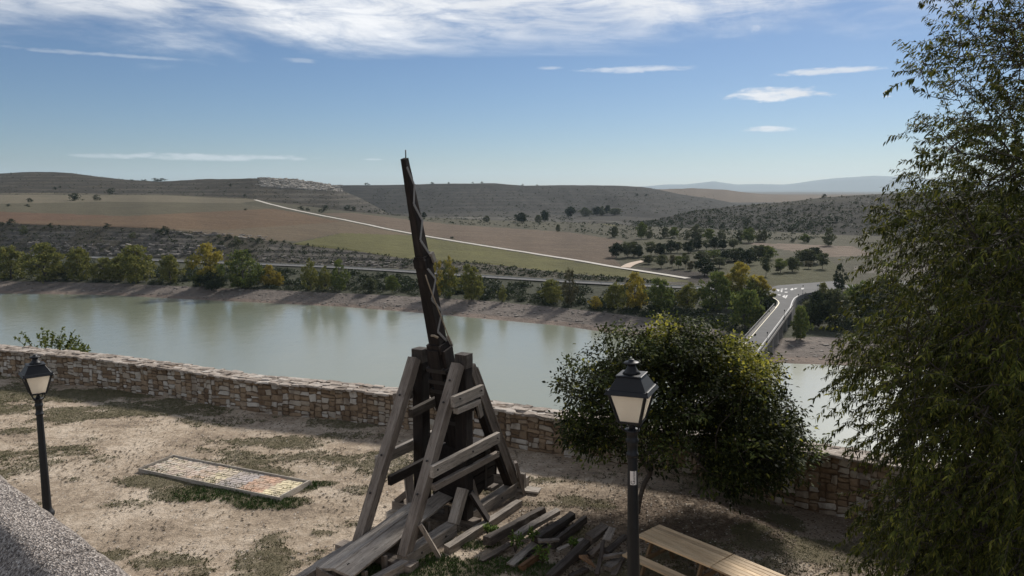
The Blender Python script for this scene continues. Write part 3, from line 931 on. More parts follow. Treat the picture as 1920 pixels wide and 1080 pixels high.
# capping: uneven flat stones bedded along the top
VV, FF, k0 = [], {}, 0
for row, off in ((0, 0.10), (1, -0.12), (2, -0.34), (3, -0.55)):
    s = rw.uniform(0, .2)
    while s < LW - 0.6:
        w = rw.uniform(0.18, 0.55)
        p, t, nrm = wpos(s + w / 2)
        c = p + nrm * (-off * 0 + (0.0 + off - 0.02)) + Vector((0, 0, WALL_H + 0.0 + rw.uniform(-0.025, 0.02)))
        M_ = Matrix.LocRotScale(c, Euler((rw.uniform(-.08, .08), rw.uniform(-.06, .06), math.atan2(t.y, t.x) + rw.uniform(-.12, .12))), Vector((w * rw.uniform(.9, 1.02), rw.uniform(.2, .27), rw.uniform(0.06, 0.10))))
        me = random.choice(protos)
        for v_ in me.vertices:
            VV.append(M_ @ v_.co)
        for p_ in me.polygons:
            FF.setdefault(len(p_.vertices), []).append([i + k0 for i in p_.vertices])
        k0 += len(me.vertices)
        s += w
me = npmesh('capping', [tuple(q) for q in VV], [np.array(f) for f in FF.values()])
tag(link('capping', me, wall, MAT['cap']), kind='stuff')

# ---- the look-out the photograph was taken from: granite parapet, wall and paved floor
A = at(0, 898, 6.8); B = at(235, 1080, 6.8)
pd = (B - A).normalized()
pn = Vector((-pd.y, pd.x, 0))
if pn.dot(Vector((0, 1, 0))) < 0:
    pn = -pn                                         # outward, towards the terrace
ang_p = math.atan2(pd.y, pd.x)
A = A + pn * 0.035
par = empty('granite_parapet', (A.x, A.y, 0), ang_p)  # local +x along the coping, +y or -y outward
tag(par, 'rough grey granite parapet coping close by in the lower left corner', 'parapet')
sgn = 1 if pn.dot(Vector((-math.sin(ang_p), math.cos(ang_p), 0))) > 0 else -1
m, nb, bs, out = newmat('rough_granite')
v = coords(nb, 'Object')
n1 = nb.noise(v, 5, 5, 0.6)
n2 = nb.noise(v, 70, 4, 0.7)
vo = nb.n('ShaderNodeTexVoronoi'); nb.set(vo.inputs['Vector'], v); vo.inputs['Scale'].default_value = 150
g = nb.n('ShaderNodeSeparateColor'); nb.t.links.new(vo.outputs['Color'], g.inputs[0])
cl = nb.ramp(nb.m('ADD', nb.m('MULTIPLY', g.outputs[0], .55), nb.m('MULTIPLY', n2, .5)), [(0.25, (0.055, 0.044, 0.038)), (0.45, (0.19, 0.158, 0.136)), (0.65, (0.37, 0.32, 0.28)), (0.88, (0.62, 0.57, 0.52))])
k = nb.m('ADD', 0.6, nb.m('MULTIPLY', n1, 0.8))
nb.set(bs.inputs['Base Color'], nb.mix(1.0, cl, nb.vec(k, k, k), 'MULTIPLY'))
bs.inputs['Roughness'].default_value = 0.85
bump(nb, bs, nb.m('ADD', nb.m('MULTIPLY', vo.outputs['Distance'], 1.0), n2), 1.0, 0.012)
MAT['granite'] = m

def prism_along(name, prof, x0, x1, mat, parent, seed=0, nseg=40, rough=0.0):
    """profile (y,z) swept along local x, with a worn uneven surface"""
    xs_ = np.linspace(x0, x1, nseg)
    pr = []
    for i in range(len(prof)):
        a_, b_ = np.array(prof[i]), np.array(prof[(i + 1) % len(prof)])
        nn = max(2, int(np.linalg.norm(b_ - a_) / 0.03))
        for q in range(nn):
            pr.append(a_ + (b_ - a_) * q / nn)
    pr = np.array(pr)
    n = len(pr)
    V = []
    for x_ in xs_:
        dn = rough * (np.array([vnoise(x_ * 9, i * 0.45, seed) for i in range(n)]) - 0.5)
        cen = pr.mean(0)
        rad = pr - cen
        rad = rad / (np.linalg.norm(rad, axis=1)[:, None] + 1e-6)
        q = pr + rad * dn[:, None]
        V.append(np.column_stack([np.full(n, x_), q]))
    V = np.concatenate(V)
    Fq = []
    for i in range(nseg - 1):
        for j in range(n):
            Fq.append((i * n + j, i * n + (j + 1) % n, (i + 1) * n + (j + 1) % n, (i + 1) * n + j))
    caps = [list(range(n))[::-1], [(nseg - 1) * n + j for j in range(n)]]
    me = npmesh(name, V, [np.array(Fq), np.array(caps)], True)
    return link(name, me, parent, mat)
# coping: outer edge at y=0 (world height 6.8), worn crown, falling to a chamfer on the near side
Z0 = 6.8
prof = [(0.0, Z0 - 0.14), (0.0, Z0 - 0.03), (-0.03 * sgn, Z0), (-0.17 * sgn, Z0 + 0.012), (-0.215 * sgn, Z0 - 0.02), (-0.30 * sgn, Z0 - 0.12), (-0.30 * sgn, Z0 - 0.2)]
if sgn < 0:
    prof = prof[::-1]
for i, (x0, x1) in enumerate(((-4.2, -2.1), (-2.09, 0.955), (0.962, 2.6), (2.61, 4.2))):
    prism_along('coping_block', prof, x0, x1, MAT['granite'], par, i, 70, 0.012)
bxp = [(-0.02 * sgn, Z0 - 0.14), (-0.02 * sgn, 1.2), (-0.42 * sgn, 1.2), (-0.42 * sgn, 5.6), (-0.27 * sgn, 5.62), (-0.27 * sgn, Z0 - 0.2), (-0.2 * sgn, Z0 - 0.16)]
def simple_prism(name, prof, x0, x1, mat, parent):
    n = len(prof)
    V = [(x0, *q) for q in prof] + [(x1, *q) for q in prof]
    me = bpy.data.meshes.new(name)
    me.from_pydata(V, [], [[j, (j + 1) % n, n + (j + 1) % n, n + j] for j in range(n)] + [list(range(n))[::-1], [n + j for j in range(n)]])
    bm = bmesh.new(); bm.from_mesh(me)
    bmesh.ops.recalc_face_normals(bm, faces=bm.faces)
    bm.to_mesh(me); bm.free()
    return link(name, me, parent, mat)
MAT['render_wall'] = mat_simple('brown_masonry', (0.2, 0.14, 0.09), 0.9, 0, 0.4, 4, 0.6)
simple_prism('masonry', bxp, -4.2, 4.2, MAT['render_wall'], par)
flo = simple_prism('lookout_floor', [(-0.44 * sgn, 5.6), (-0.44 * sgn, 5.3), (-5 * sgn, 5.3), (-5 * sgn, 5.6)], -4.2, 4.2, MAT['granite'], None)
flo.matrix_world = Matrix.Translation((A.x, A.y, 0)) @ Matrix.Rotation(ang_p, 4, 'Z')
tag(flo, kind='structure')
# ================================================================ THINGS ON THE TERRACE
def beam_mesh(name, L, w, h, seed=0, worn=0.012, taper=1.0, nseg=10, w2=None, h2=None):
    """a hewn beam from x=0 to x=L, w across (y), h deep (z), chamfered and slightly bent"""
    r = random.Random(seed)
    V = []
    ph = r.uniform(0, 6); bend = r.uniform(-1, 1) * worn * 0.8
    for i in range(nseg + 1):
        t = i / nseg
        ww = (w + ((w2 if w2 is not None else w * taper) - w) * t) / 2
        hh = (h + ((h2 if h2 is not None else h * taper) - h) * t) / 2
        c = min(ww, hh) * (0.05 if worn < .02 else .08)
        oy = bend * math.sin(math.pi * t) + r.uniform(-worn, worn) * 0.15
        oz = bend * 0.6 * math.sin(math.pi * t + ph) * math.sin(math.pi * t)
        pts = [(-ww, -hh + c), (-ww + c, -hh), (ww - c, -hh), (ww, -hh + c), (ww, hh - c), (ww - c, hh), (-ww + c, hh), (-ww, hh - c)]
        for (y, z) in pts:
            k = worn * (1.0 if 0 < i < nseg else 1.4)
            V.append((L * t + (r.uniform(-1, 1) * worn if i in (0, nseg) else 0), y + oy + r.uniform(-k, k) * 0.35, z + oz + r.uniform(-k, k) * 0.35))
    Fq = []
    for i in range(nseg):
        for j in range(8):
            Fq.append((i * 8 + j, i * 8 + (j + 1) % 8, (i + 1) * 8 + (j + 1) % 8, (i + 1) * 8 + j))
    caps = [list(range(8))[::-1], [nseg * 8 + j for j in range(8)]]
    me = npmesh(name, V, [np.array(Fq), np.array(caps)])
    return me

_seed = [1000]
def beam(name, p0, p1, w, h, mat, parent=None, roll=0.0, worn=0.006, label=None, nseg=8, up=None, **kw):
    """beam from p0 to p1 (parent's coordinates); w is the horizontal width, h the depth"""
    p0, p1 = Vector(p0), Vector(p1)
    d = p1 - p0
    L = d.length
    x = d.normalized()
    upv = Vector(up) if up else Vector((0, 0, 1))
    if abs(x.dot(upv)) > 0.97:
        upv = Vector((1, 0, 0))
    y = upv.cross(x).normalized()
    z = x.cross(y)
    M_ = Matrix((x, y, z)).transposed().to_4x4()
    M_.translation = p0
    if roll:
        M_ = M_ @ Matrix.Rotation(roll, 4, 'X')
    _seed[0] += 1
    o = link(name, beam_mesh(name, L, w, h, _seed[0], worn, nseg=nseg, **kw), parent, MAT[mat] if isinstance(mat, str) else mat)
    o.matrix_basis = M_
    if label:
        o['label'] = label
    return o

def tube_mesh(name, pts, r, k=8, caps=True, smooth=True):
    pts = [Vector(p) for p in pts]
    n = len(pts)
    rr = r if isinstance(r, (list, tuple)) else [r] * n
    V, Fq = [], []
    prev = None
    for i, p in enumerate(pts):
        d = (pts[min(i + 1, n - 1)] - pts[max(i - 1, 0)]).normalized()
        if prev is None:
            a = d.orthogonal().normalized()
        else:
            a = (prev - d * prev.dot(d)).normalized()
        prev = a
        bq = d.cross(a)
        for j in range(k):
            an = 2 * math.pi * j / k
            V.append(p + (a * math.cos(an) + bq * math.sin(an)) * rr[i])
    for i in range(n - 1):
        for j in range(k):
            Fq.append((i * k + j, i * k + (j + 1) % k, (i + 1) * k + (j + 1) % k, (i + 1) * k + j))
    fs = [np.array(Fq)]
    if caps:
        fs.append(np.array([list(range(k))[::-1], [(n - 1) * k + j for j in range(k)]]))
    return npmesh(name, [tuple(v_) for v_ in V], fs, smooth)

def tube(name, pts, r, mat, parent=None, k=8):
    return link(name, tube_mesh(name, pts, r, k), parent, MAT[mat])

def lathe(name, prof, mat, parent=None, k=20, smooth=True):
    """prof: (radius, z) from the bottom up"""
    V, Fq = [], []
    for (r, z) in prof:
        for j in range(k):
            V.append((r * math.cos(2 * math.pi * j / k), r * math.sin(2 * math.pi * j / k), z))
    for i in range(len(prof) - 1):
        for j in range(k):
            Fq.append((i * k + j, i * k + (j + 1) % k, (i + 1) * k + (j + 1) % k, (i + 1) * k + j))
    n = len(prof)
    me = npmesh(name, V, [np.array(Fq), np.array([list(range(k))[::-1], [(n - 1) * k + j for j in range(k)]])], smooth)
    return link(name, me, parent, MAT[mat])

# ---------------------------------------------------------------- trebuchet
TO = Vector((-1.66, 17.8, 0))
treb = empty('trebuchet', (TO.x, TO.y, 0.0), math.atan2(0.866, 0.5))   # local +x runs away from us, +y to the left
tag(treb, 'large wooden trebuchet with raised throwing arm standing on the terrace', 'trebuchet')
S = 0.62
# sills on the ground
for y in (-S, S):
    if y < 0:
        beam('base_rail', (-3.5, y + .02, .12), (-2.42, y - .1, .12), .18, .2, 'grey_wood', treb)
        beam('base_rail', (-2.40, y, .16), (-0.55, y, .15), .28, .30, 'grey_wood', treb)
        beam('base_rail', (0.18, y, .15), (2.5, y, .15), .26, .30, 'grey_wood', treb)
    else:
        beam('base_rail', (-3.6, y, .15), (2.5, y, .15), .26, .30, 'grey_wood', treb)
beam('cross_sill', (-2.42, -.95, .09), (-2.42, 1.12, .09), .30, .18, 'brown_wood', treb)
beam('cross_sill', (0.02, -1.0, .1), (0.02, 1.50, .1), .26, .2, 'brown_wood', treb)
beam('cross_sill', (2.62, -.86, .19), (2.62, .9, .19), .26, .32, 'grey_wood', treb)
beam('cross_sill', (1.6, -.5, .36), (1.6, .5, .36), .34, .09, 'brown_wood', treb)
# posts
for y in (-S, S):
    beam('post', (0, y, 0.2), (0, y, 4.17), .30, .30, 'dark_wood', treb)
    o = beam('post_cap', (0, y, 3.86), (0, y, 4.185), .31, .31, 'old_wood', treb)
# raking legs
for y in (-S, S):
    yo = y
    beam('leg', (-2.34, yo, .24), (-0.235, yo, 3.98), .235, .235, 'brown_wood', treb)
    beam('leg', (2.28, yo, .22), (0.235, yo, 3.84), .22, .24, 'brown_wood', treb)
    beam('leg_lining', (2.10, yo, .22), (0.12, yo, 3.62), .20, .10, 'dark_wood', treb)
    so = -1 if y < 0 else 1
    beam('leg_facing', (2.45, yo + so * .02, .24), (0.42, yo + so * .02, 3.78), .2, .05, 'brown_wood', treb)
# outer rails
yr = -S - 0.135 - 0.05
beam('side_rail', (-.74, yr, 3.24), (.50, yr, 3.24), .11, .25, 'grey_wood', treb)
beam('side_rail', (-.62, yr, 3.0), (.36, yr, 2.98), .12, .13, 'grey_wood', treb)
beam('side_rail', (-1.57, yr, 1.88), (1.24, yr, 1.86), .11, .26, 'grey_wood', treb)
beam('side_rail', (-1.5, yr + .01, 1.50), (1.22, yr + .01, 1.43), .11, .14, 'brown_wood', treb)
yl = S + 0.135 + 0.05
beam('side_rail', (-.78, yl, 3.1), (.55, yl, 3.1), .11, .24, 'brown_wood', treb)
beam('side_rail', (-1.48, yl, 1.80), (1.3, yl, 1.80), .11, .24, 'grey_wood', treb)
beam('side_rail', (-1.5, yl - .38, 1.42), (1.1, yl - .38, 1.42), .11, .22, 'dark_wood', treb)
beam('inner_rail', (-.68, S - .2, 2.78), (.62, S - .2, 2.86), .12, .2, 'old_wood', treb)
beam('inner_rail', (-.5, -S + .22, 2.80), (.7, -S + .22, 2.7), .1, .16, 'dark_wood', treb)
beam('hanging_board', (.28, yr - .04, 2.96), (.36, yr - .06, 2.62), .05, .16, 'grey_wood', treb)
# struts at the feet
beam('foot_strut', (-.18, S + .3, 1.05), (-.42, S + .02, .28), .2, .16, 'brown_wood', treb)
beam('foot_strut', (.0, S + .16, .72), (.0, S + .78, .2), .2, .14, 'brown_wood', treb)
beam('foot_strut', (-.14, -S - .05, .98), (-.56, -S - .05, .28), .24, .17, 'grey_wood', treb)
beam('foot_strut', (.16, -S - .03, 1.08), (.52, -S - .03, .22), .2, .12, 'brown_wood', treb)
beam('foot_strut', (.0, -S - .17, .86), (.22, -S - .62, .04), .3, .07, 'dark_wood', treb)
beam('foot_strut', (-1.94, -S - .12, .84), (-1.66, -S - .42, .04), .2, .09, 'brown_wood', treb)
beam('foot_strut', (2.16, -S - .16, .92), (2.3, -S - .34, .02), .2, .08, 'brown_wood', treb)
beam('foot_strut', (2.5, -S - .17, .5), (2.52, -S - .17, .02), .16, .1, 'grey_wood', treb)
# axle
tube('axle', [(.06, -S - .02, 3.68), (.06, S + .02, 3.68)], .055, 'iron', treb, 12)
for y in (-.33, .33):
    tube('axle_collar', [(.06, y - .05, 3.68), (.06, y + .05, 3.68)], .09, 'iron', treb, 12)
# throwing arm: pivot (0.06, 3.68), leaning forward
P = Vector((.06, 0, 3.68)); dirA = Vector((-1.36, 0, 5.0)).normalized()
ap = lambda s_, off=0.0, y_=0.0: P + dirA * s_ + Vector((dirA.z, 0, -dirA.x)) * off + Vector((0, y_, 0))
upA = (dirA.z, 0, -dirA.x)
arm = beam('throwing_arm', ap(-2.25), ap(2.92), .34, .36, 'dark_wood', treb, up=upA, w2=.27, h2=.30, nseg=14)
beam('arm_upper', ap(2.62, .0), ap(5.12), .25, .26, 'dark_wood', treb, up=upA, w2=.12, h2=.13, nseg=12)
for y in (-.22, .22):
    beam('arm_cheek', ap(-1.9, 0, y), ap(.62, 0, y), .10, .34, 'dark_wood', treb, up=upA)
for off in (-.22, .22):
    beam('arm_cheek', ap(-.9, off), ap(.66, off), .30, .10, 'dark_wood', treb, up=upA)
# the longer batten down the right of the arm, and the iron strap winding over both
def zigzag(s0, s1, n, h0, h1, y0, y1):
    for i in range(n):
        a_, c_ = s0 + (s1 - s0) * i / n, s0 + (s1 - s0) * (i + 1) / n
        ha = h0 + (h1 - h0) * i / n
        yy = y0 + (y1 - y0) * (i + .5) / n
        o_a, o_c = (ha, -ha) if i % 2 == 0 else (-ha, ha)
        beam('iron_strap', ap(a_, o_a, yy), ap(c_, o_c, yy), .012, .055, 'strap', treb, worn=.0, nseg=1)
MAT['strap'] = mat_simple('grey_iron_strap', (0.2, 0.19, 0.18), 0.7, 0.0, 0.3, 10)
zigzag(.72, 2.72, 5, .15, .13, -.172, -.146)
zigzag(2.92, 4.95, 5, .115, .05, -.126, -.07)
def collar(s_, w, h, L=.12, mat='iron'):
    beam('arm_band', ap(s_ - L / 2), ap(s_ + L / 2), w, h, mat, treb, up=upA, worn=.004, nseg=2)
for s_, w, h in ((-.16, .56, .56), (-.42, .56, .56), (.14, .56, .56), (-1.3, .56, .38)):
    collar(s_, w, h, .10)
collar(2.76, .32, .335, .22, 'dark_wood')
collar(.66, .40, .42, .2, 'dark_wood')
beam('wedge', ap(2.72, .17, -.05), ap(2.95, .12, -.05), .12, .10, 'grey_wood', treb, up=upA, nseg=2)
beam('wedge', ap(2.72, .17, -.17), ap(2.95, .12, -.17), .08, .10, 'grey_wood', treb, up=upA, nseg=2)
beam('wedge', ap(.55, .25, -.16), ap(.84, .16, -.16), .08, .10, 'grey_wood', treb, up=upA, nseg=2)
beam('wedge', ap(.5, .24, -.02), ap(.8, .16, -.02), .12, .10, 'dark_wood', treb, up=upA, nseg=2)
tube('release_pin', [ap(5.02, .02), ap(5.1, .02) + Vector((.02, 0, .2))], .014, 'iron', treb, 6)
# sling rope
rp = []
for i in range(15):
    t = i / 14
    q = ap(2.55 - 1.95 * t, -.24 + .46 * t ** 1.4 + .05 * math.sin(math.pi * t), -.185 - .03 * t)
    rp.append(q)
tube('sling_rope', rp, .016, 'rope', treb, 6)
for s_ in (1.05,):
    tube('rope_knot', [ap(s_, -.24, -.04), ap(s_ + .02, -.26, -.12), ap(s_ - .05, -.22, -.2)], .03, 'rope', treb, 6)
# counterweight box
m_box = [(.16, .62), (.2, 1.36), (.42, 1.74), (1.32, 1.72), (1.72, 1.42), (1.62, .62), (1.05, .36), (.2, .38)]
V = [(x, -.40, z) for x, z in m_box] + [(x, .40, z) for x, z in m_box]
n = len(m_box)
me = bpy.data.meshes.new('counterweight_box')
me.from_pydata(V, [], [[j, (j + 1) % n, n + (j + 1) % n, n + j] for j in range(n)] + [list(range(n))[::-1], [n + j for j in range(n)]])
bm = bmesh.new(); bm.from_mesh(me); bmesh.ops.recalc_face_normals(bm, faces=bm.faces)
bmesh.ops.bevel(bm, geom=list(bm.edges), offset=.02, segments=1, affect='EDGES'); bm.to_mesh(me); bm.free()
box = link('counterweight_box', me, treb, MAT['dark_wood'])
for y in (-.43, .43):
    for z0, x0, x1 in ((.58, .2, 1.6), (.82, .15, 1.66), (1.06, .16, 1.68), (1.30, .2, 1.68), (1.52, .32, 1.5)):
        beam('plank', (x0, y, z0), (x1, y, z0), .04, .21, 'dark_wood', box, worn=.008, nseg=4)
    beam('box_strap', (.42, y * 1.08, .42), (.30, y * 1.08, 1.75), .02, .09, 'iron', box, up=(1, 0, 0), nseg=2)
    beam('box_strap', (1.18, y * 1.08, .42), (1.22, y * 1.08, 1.74), .02, .09, 'iron', box, up=(1, 0, 0), nseg=2)
for i in range(5):
    beam('plank', (1.735, -.36 + i * .18, .66), (1.78, -.36 + i * .18, 1.4), .17, .04, 'dark_wood', box, nseg=2)
for y in (-.24, .24):
    beam('hanger', (.62, y, 1.55), (.50, y, 2.2), .08, .14, 'dark_wood', treb)
# trough the missile slides in
TF, TB = Vector((-3.9, -.17, .40)), Vector((.75, .26, .50))
td = (TB - TF); tl = td.length; tdn = td.normalized(); tn = Vector((-tdn.y, tdn.x, 0))
def tp(s_, off, z=0): return TF + tdn * s_ + tn * off + Vector((0, 0, z))
for off, z, roll in ((.245, .075, -.20), (-.15, .065, .18)):
    beam('trough_board', tp(0, off, z), tp(tl * (1 if off < 0 else .72), off, z), .42, .055, 'grey_wood', treb, roll=roll, nseg=16)
for off in (.46,):
    beam('trough_edge', tp(.02, off, -.03), tp(tl * (.98 if off < 0 else .7), off, -.03), .06, .14, 'grey_wood', treb, nseg=12)
V = [(0, .47, .10), (0, .03, -.03), (0, -.40, .08), (0, -.40, -.36), (0, .47, -.36)]
me = bpy.data.meshes.new('trough_end')
W2 = [(x - .05, y, z) for x, y, z in V] + [(x - .01, y, z) for x, y, z in V]
me.from_pydata(W2, [], [[0, 1, 2, 3, 4], [9, 8, 7, 6, 5]] + [[j, 5 + j, 5 + (j + 1) % 5, (j + 1) % 5] for j in range(5)])
o = link('trough_end', me, treb, MAT['brown_wood'])
o.matrix_basis = Matrix.Translation(TF) @ Matrix.Rotation(math.atan2(tdn.y, tdn.x), 4, 'Z')
for s_ in (.45, 1.15, 1.9, 2.9, 3.8):
    for off in (.38, -.34):
        z = tp(s_, off).z
        beam('trough_leg', tp(s_, off) * 1.0 - Vector((0, 0, z - .02)), tp(s_, off, -.06), .10, .08, 'brown_wood', treb, nseg=2)
tube('ring_bolt', [tp(.3, -.06) + Vector((.05 * math.cos(a_ * .6981), 0, .07 + .05 * math.sin(a_ * .6981))) for a_ in range(10)], .012, 'iron', treb, 6)
beam('spar', (-4.3, .62, .16), (-3.6, .62, .18), .2, .24, 'grey_wood', treb)
# bolts in the frame
def bolt(p, d=(0, -1, 0)):
    d = Vector(d)
    o = link('bolt', tube_mesh('bolt', [Vector((0, 0, 0)), d * .02], .026, 8), treb, MAT['iron'])
    o.location = p
for (x, z) in ((-.52, 3.28), (.38, 3.26), (-1.42, 1.9), (1.12, 1.88), (-.0, 1.88), (1.12, 1.52)):
    bolt((x, yr - .055, z))
for (s_, y) in ((.10, -S), (.22, -S), (.53, -S), (.70, -S), (.22, S), (.55, S), (.75, S)):
    q = Vector((-0.235, y, 3.98)).lerp(Vector((-2.34, y, .24)), s_)
    bolt(q + Vector((-.125, 0, .07)), (-.87, 0, .49))
for x in (-1.9, -1.0, .6, 1.5, 2.3):
    bolt((x, -S - .135, .17))
def offset_board(name, px0, px1, z, w, h, mat, label, cat, group=None, **kw):
    p0, p1 = at(*px0, z), at(*px1, z)
    g0, g1 = gz(p0.x, p0.y), gz(p1.x, p1.y)
    p0.z += g0; p1.z += g1
    o = beam(name, p0, p1, w, h, mat, None, **kw)
    return tag(o, label, cat, group)
offset_board('loose_board', (960, 915), (1012, 922), .06, .34, .05, 'grey_wood', 'short pale board lying on the earth behind the trebuchet', 'board')
offset_board('wood_splinter', (757, 1072), (767, 1062), .02, .06, .025, 'pine', 'small pale splinter of wood on the grass before the trebuchet', 'wood chip', nseg=2)

# ---------------------------------------------------------------- heap of old timber
GT = 'old beams piled beside the trebuchet'
pile = [  # name, (x0,y0,z0), (x1,y1,z1), w, h, material, label
    ('old_timber', (838, 1031, .10), (974, 943, .12), .20, .22, 'grey_wood', 'long pale grey beam lying apart between trebuchet and timber heap'),
    ('rotten_log', (912, 1015, .22), (1018, 957, .16), .24, .22, 'old_wood', 'dark rotten beam with hollow broken end at the heap\'s upper left'),
    ('old_timber', (968, 1006, .22), (1046, 958, .22), .2, .16, 'grey_wood', 'grey split beam, second of the parallel beams in the heap'),
    ('old_timber', (1005, 1012, .22), (1074, 966, .22), .2, .2, 'old_wood', 'smooth dark grey beam, third of the parallel beams in the heap'),
    ('old_timber', (1036, 1022, .16), (1098, 973, .18), .12, .24, 'old_wood', 'narrow beam on edge, rightmost of the parallel beams in the heap'),
    ('timber_plank', (902, 1052, .06), (958, 1020, .10), .2, .06, 'old_wood', 'short grey plank end lying on grass below the hollow rotten beam'),
    ('timber_plank', (957, 1060, .08), (1012, 1010, .12), .2, .06, 'grey_wood', 'pale tapering plank poking out of the heap towards the grass'),
    ('rotten_log', (976, 1066, .10), (1022, 1034, .12), .14, .13, 'rot_wood', 'orange brown crumbling log at the lower edge of the heap'),
    ('timber_plank', (1046, 1031, .16), (1096, 1011, .22), .12, .06, 'grey_wood', 'thin sloping plank between the leafy weeds and the thick squared post'),
    ('old_timber', (1030, 1084, .14), (1106, 1012, .34), .20, .18, 'old_wood', 'thick dark squared post slanting to the bottom edge of the photo'),
    ('timber_block', (1103, 1012, .40), (1134, 988, .42), .26, .2, 'old_wood', 'short squared block with bolt holes on top of the heap'),
    ('timber_plank', (1010, 1014, .34), (1048, 1012, .34), .16, .05, 'brown_wood', 'little cross board lying over the parallel beams'),
    ('broken_board', (1092, 1042, .30), (1116, 1064, .22), .26, .05, 'rot_wood', 'broken reddish triangular board leaning in the middle of the heap'),
    ('dead_branch', (1119, 1078, .16), (1131, 1014, .42), .09, .09, 'old_wood', 'upright weathered branch standing in the heap near the lamp post'),
    ('timber_plank', (1136, 1036, .26), (1174, 1004, .30), .17, .09, 'old_wood', 'dark plank slanting up to the lamp post on the right of the heap'),
    ('timber_plank', (1126, 1046, .26), (1166, 1039, .24), .1, .09, 'grey_wood', 'short grey crosspiece under the dark plank near the lamp post'),
    ('slatted_piece', (1137, 1014, .42), (1148, 990, .52), .22, .04, 'grey_wood', 'small standing slatted piece behind the squared block'),
    ('timber_plank', (1070, 1080, .06), (1100, 1066, .08), .2, .05, 'old_wood', 'short grey board flat on the ground at the photo\'s bottom edge'),
    ('timber_block', (1138, 1066, .12), (1160, 1050, .12), .26, .12, 'grey_wood', 'grey block of wood on the ground left of the bench end'),
    ('timber_plank', (1108, 1040, .14), (1130, 1020, .30), .14, .08, 'brown_wood', 'brown board end wedged beside the upright branch'),
    ('old_timber', (1060, 1056, .05), (1120, 1030, .10), .14, .1, 'old_wood', 'dark beam lying under the broken triangular board'),
    ('timber_plank', (1150, 1080, .05), (1172, 1036, .14), .14, .07, 'brown_wood', 'narrow board running under the bench end by the lamp post'),
    ('old_timber', (985, 1040, .05), (1060, 992, .05), .16, .1, 'old_wood', 'half hidden beam lying beneath the parallel beams'),
]
for nm, a_, c_, w, h, mt, lb in pile:
    p0, p1 = at(*a_), at(*c_)
    o = beam(nm, p0, p1, w * .85, h * .85, mt, None, roll=random.uniform(-.25, .25), worn=.022, nseg=10, taper=random.uniform(.8, 1.0) if nm != 'broken_board' else .15)
    tag(o, lb, nm.split('_')[-1] if nm not in ('slatted_piece', 'old_timber') else ('timber' if nm == 'old_timber' else 'wood piece'), GT)

# ---------------------------------------------------------------- paver sample bed
q = [at(262, 881, .08), at(522, 937, .08), at(585, 905, .08), at(325, 857, .08)]
e1 = ((q[1] - q[0]) + (q[2] - q[3])) / 2
e2 = ((q[3] - q[0]) + (q[2] - q[1])) / 2
cen = (q[0] + q[1] + q[2] + q[3]) / 4
Lp, Wp = e1.length, e2.length
bed = empty('paving_sample_bed', (cen.x, cen.y, 0.0), math.atan2(e1.y, e1.x))
tag(bed, 'long wooden framed bed of coloured paving bricks on the ground', 'paving bed')
zt = .085
for y in (-Wp / 2, Wp / 2):
    beam('frame_board', (-Lp / 2 - .02, y, zt - .03), (Lp / 2 + .02, y, zt - .03), .03, .16, 'pale_wood', bed, worn=.006)
for x in (-Lp / 2, Lp / 2):
    beam('frame_board', (x, -Wp / 2 + .022, zt - .02 + (.03 if x > 0 else 0)), (x, Wp / 2 - .022, zt - .02 + (.03 if x > 0 else 0)), .03, .16, 'pale_wood', bed, worn=.006)
me = bpy.data.meshes.new('sand_bed')
bm = bmesh.new(); bmesh.ops.create_cube(bm, size=1.0)
for v_ in bm.verts:
    v_.co = Vector((v_.co.x * (Lp - .05), v_.co.y * (Wp - .05), v_.co.z * .10 + .005))
bm.to_mesh(me); bm.free()
link('sand_bed', me, bed, MAT['mortar'])
def mat_paver(nm, c):
    m, nb, bs, out = newmat(nm)
    geo = nb.n('ShaderNodeNewGeometry')
    oi = nb.n('ShaderNodeObjectInfo')
    n1 = nb.noise(geo.outputs['Position'], 2.6, 6, .7)
    n2 = nb.noise(geo.outputs['Position'], 24, 5, .7)
    k = nb.m('ADD', .62, nb.m('ADD', nb.m('MULTIPLY', n2, .4), nb.m('MULTIPLY', oi.outputs['Random'], .36)))
    cl = nb.mix(1.0, (*c, 1), nb.vec(k, k, k), 'MULTIPLY')
    cl = nb.mix(nb.m('MULTIPLY', nb.step(n1, .40, .66), .7), cl, (.38, .32, .255, 1))
    nb.set(bs.inputs['Base Color'], cl)
    bs.inputs['Roughness'].default_value = .9
    bump(nb, bs, n2, .4, .01)
    return m
pv_m = {'cream': mat_paver('cream_paver', (.54, .455, .335)), 'pink': mat_paver('pink_paver', (.47, .375, .305)), 'orange': mat_paver('orange_paver', (.48, .35, .25)), 'grey': mat_paver('lilac_grey_paver', (.36, .32, .305)),
        'red': mat_paver('terracotta_paver', (.48, .31, .215)), 'yellow': mat_paver('yellow_paver', (.60, .52, .34)), 'pale': mat_paver('pale_paver', (.52, .465, .39))}
def brick_me(mt, sd):
    r = random.Random(sd)
    bm = bmesh.new(); bmesh.ops.create_cube(bm, size=1.0)
    bmesh.ops.bevel(bm, geom=[e for e in bm.edges], offset=.06, segments=1, affect='EDGES')
    for v_ in bm.verts:
        v_.co.z += r.uniform(-.05, .05)
    me = bpy.data.meshes.new('brick'); bm.to_mesh(me); bm.free()
    me.materials.append(mt)
    return me
bk = {k_: [brick_me(m_, i) for i in range(2)] for k_, m_ in pv_m.items()}
nc_, nr_ = 26, 10
dxp, dyp = (Lp - .06) / nc_, (Wp - .06) / nr_
rb = random.Random(3)
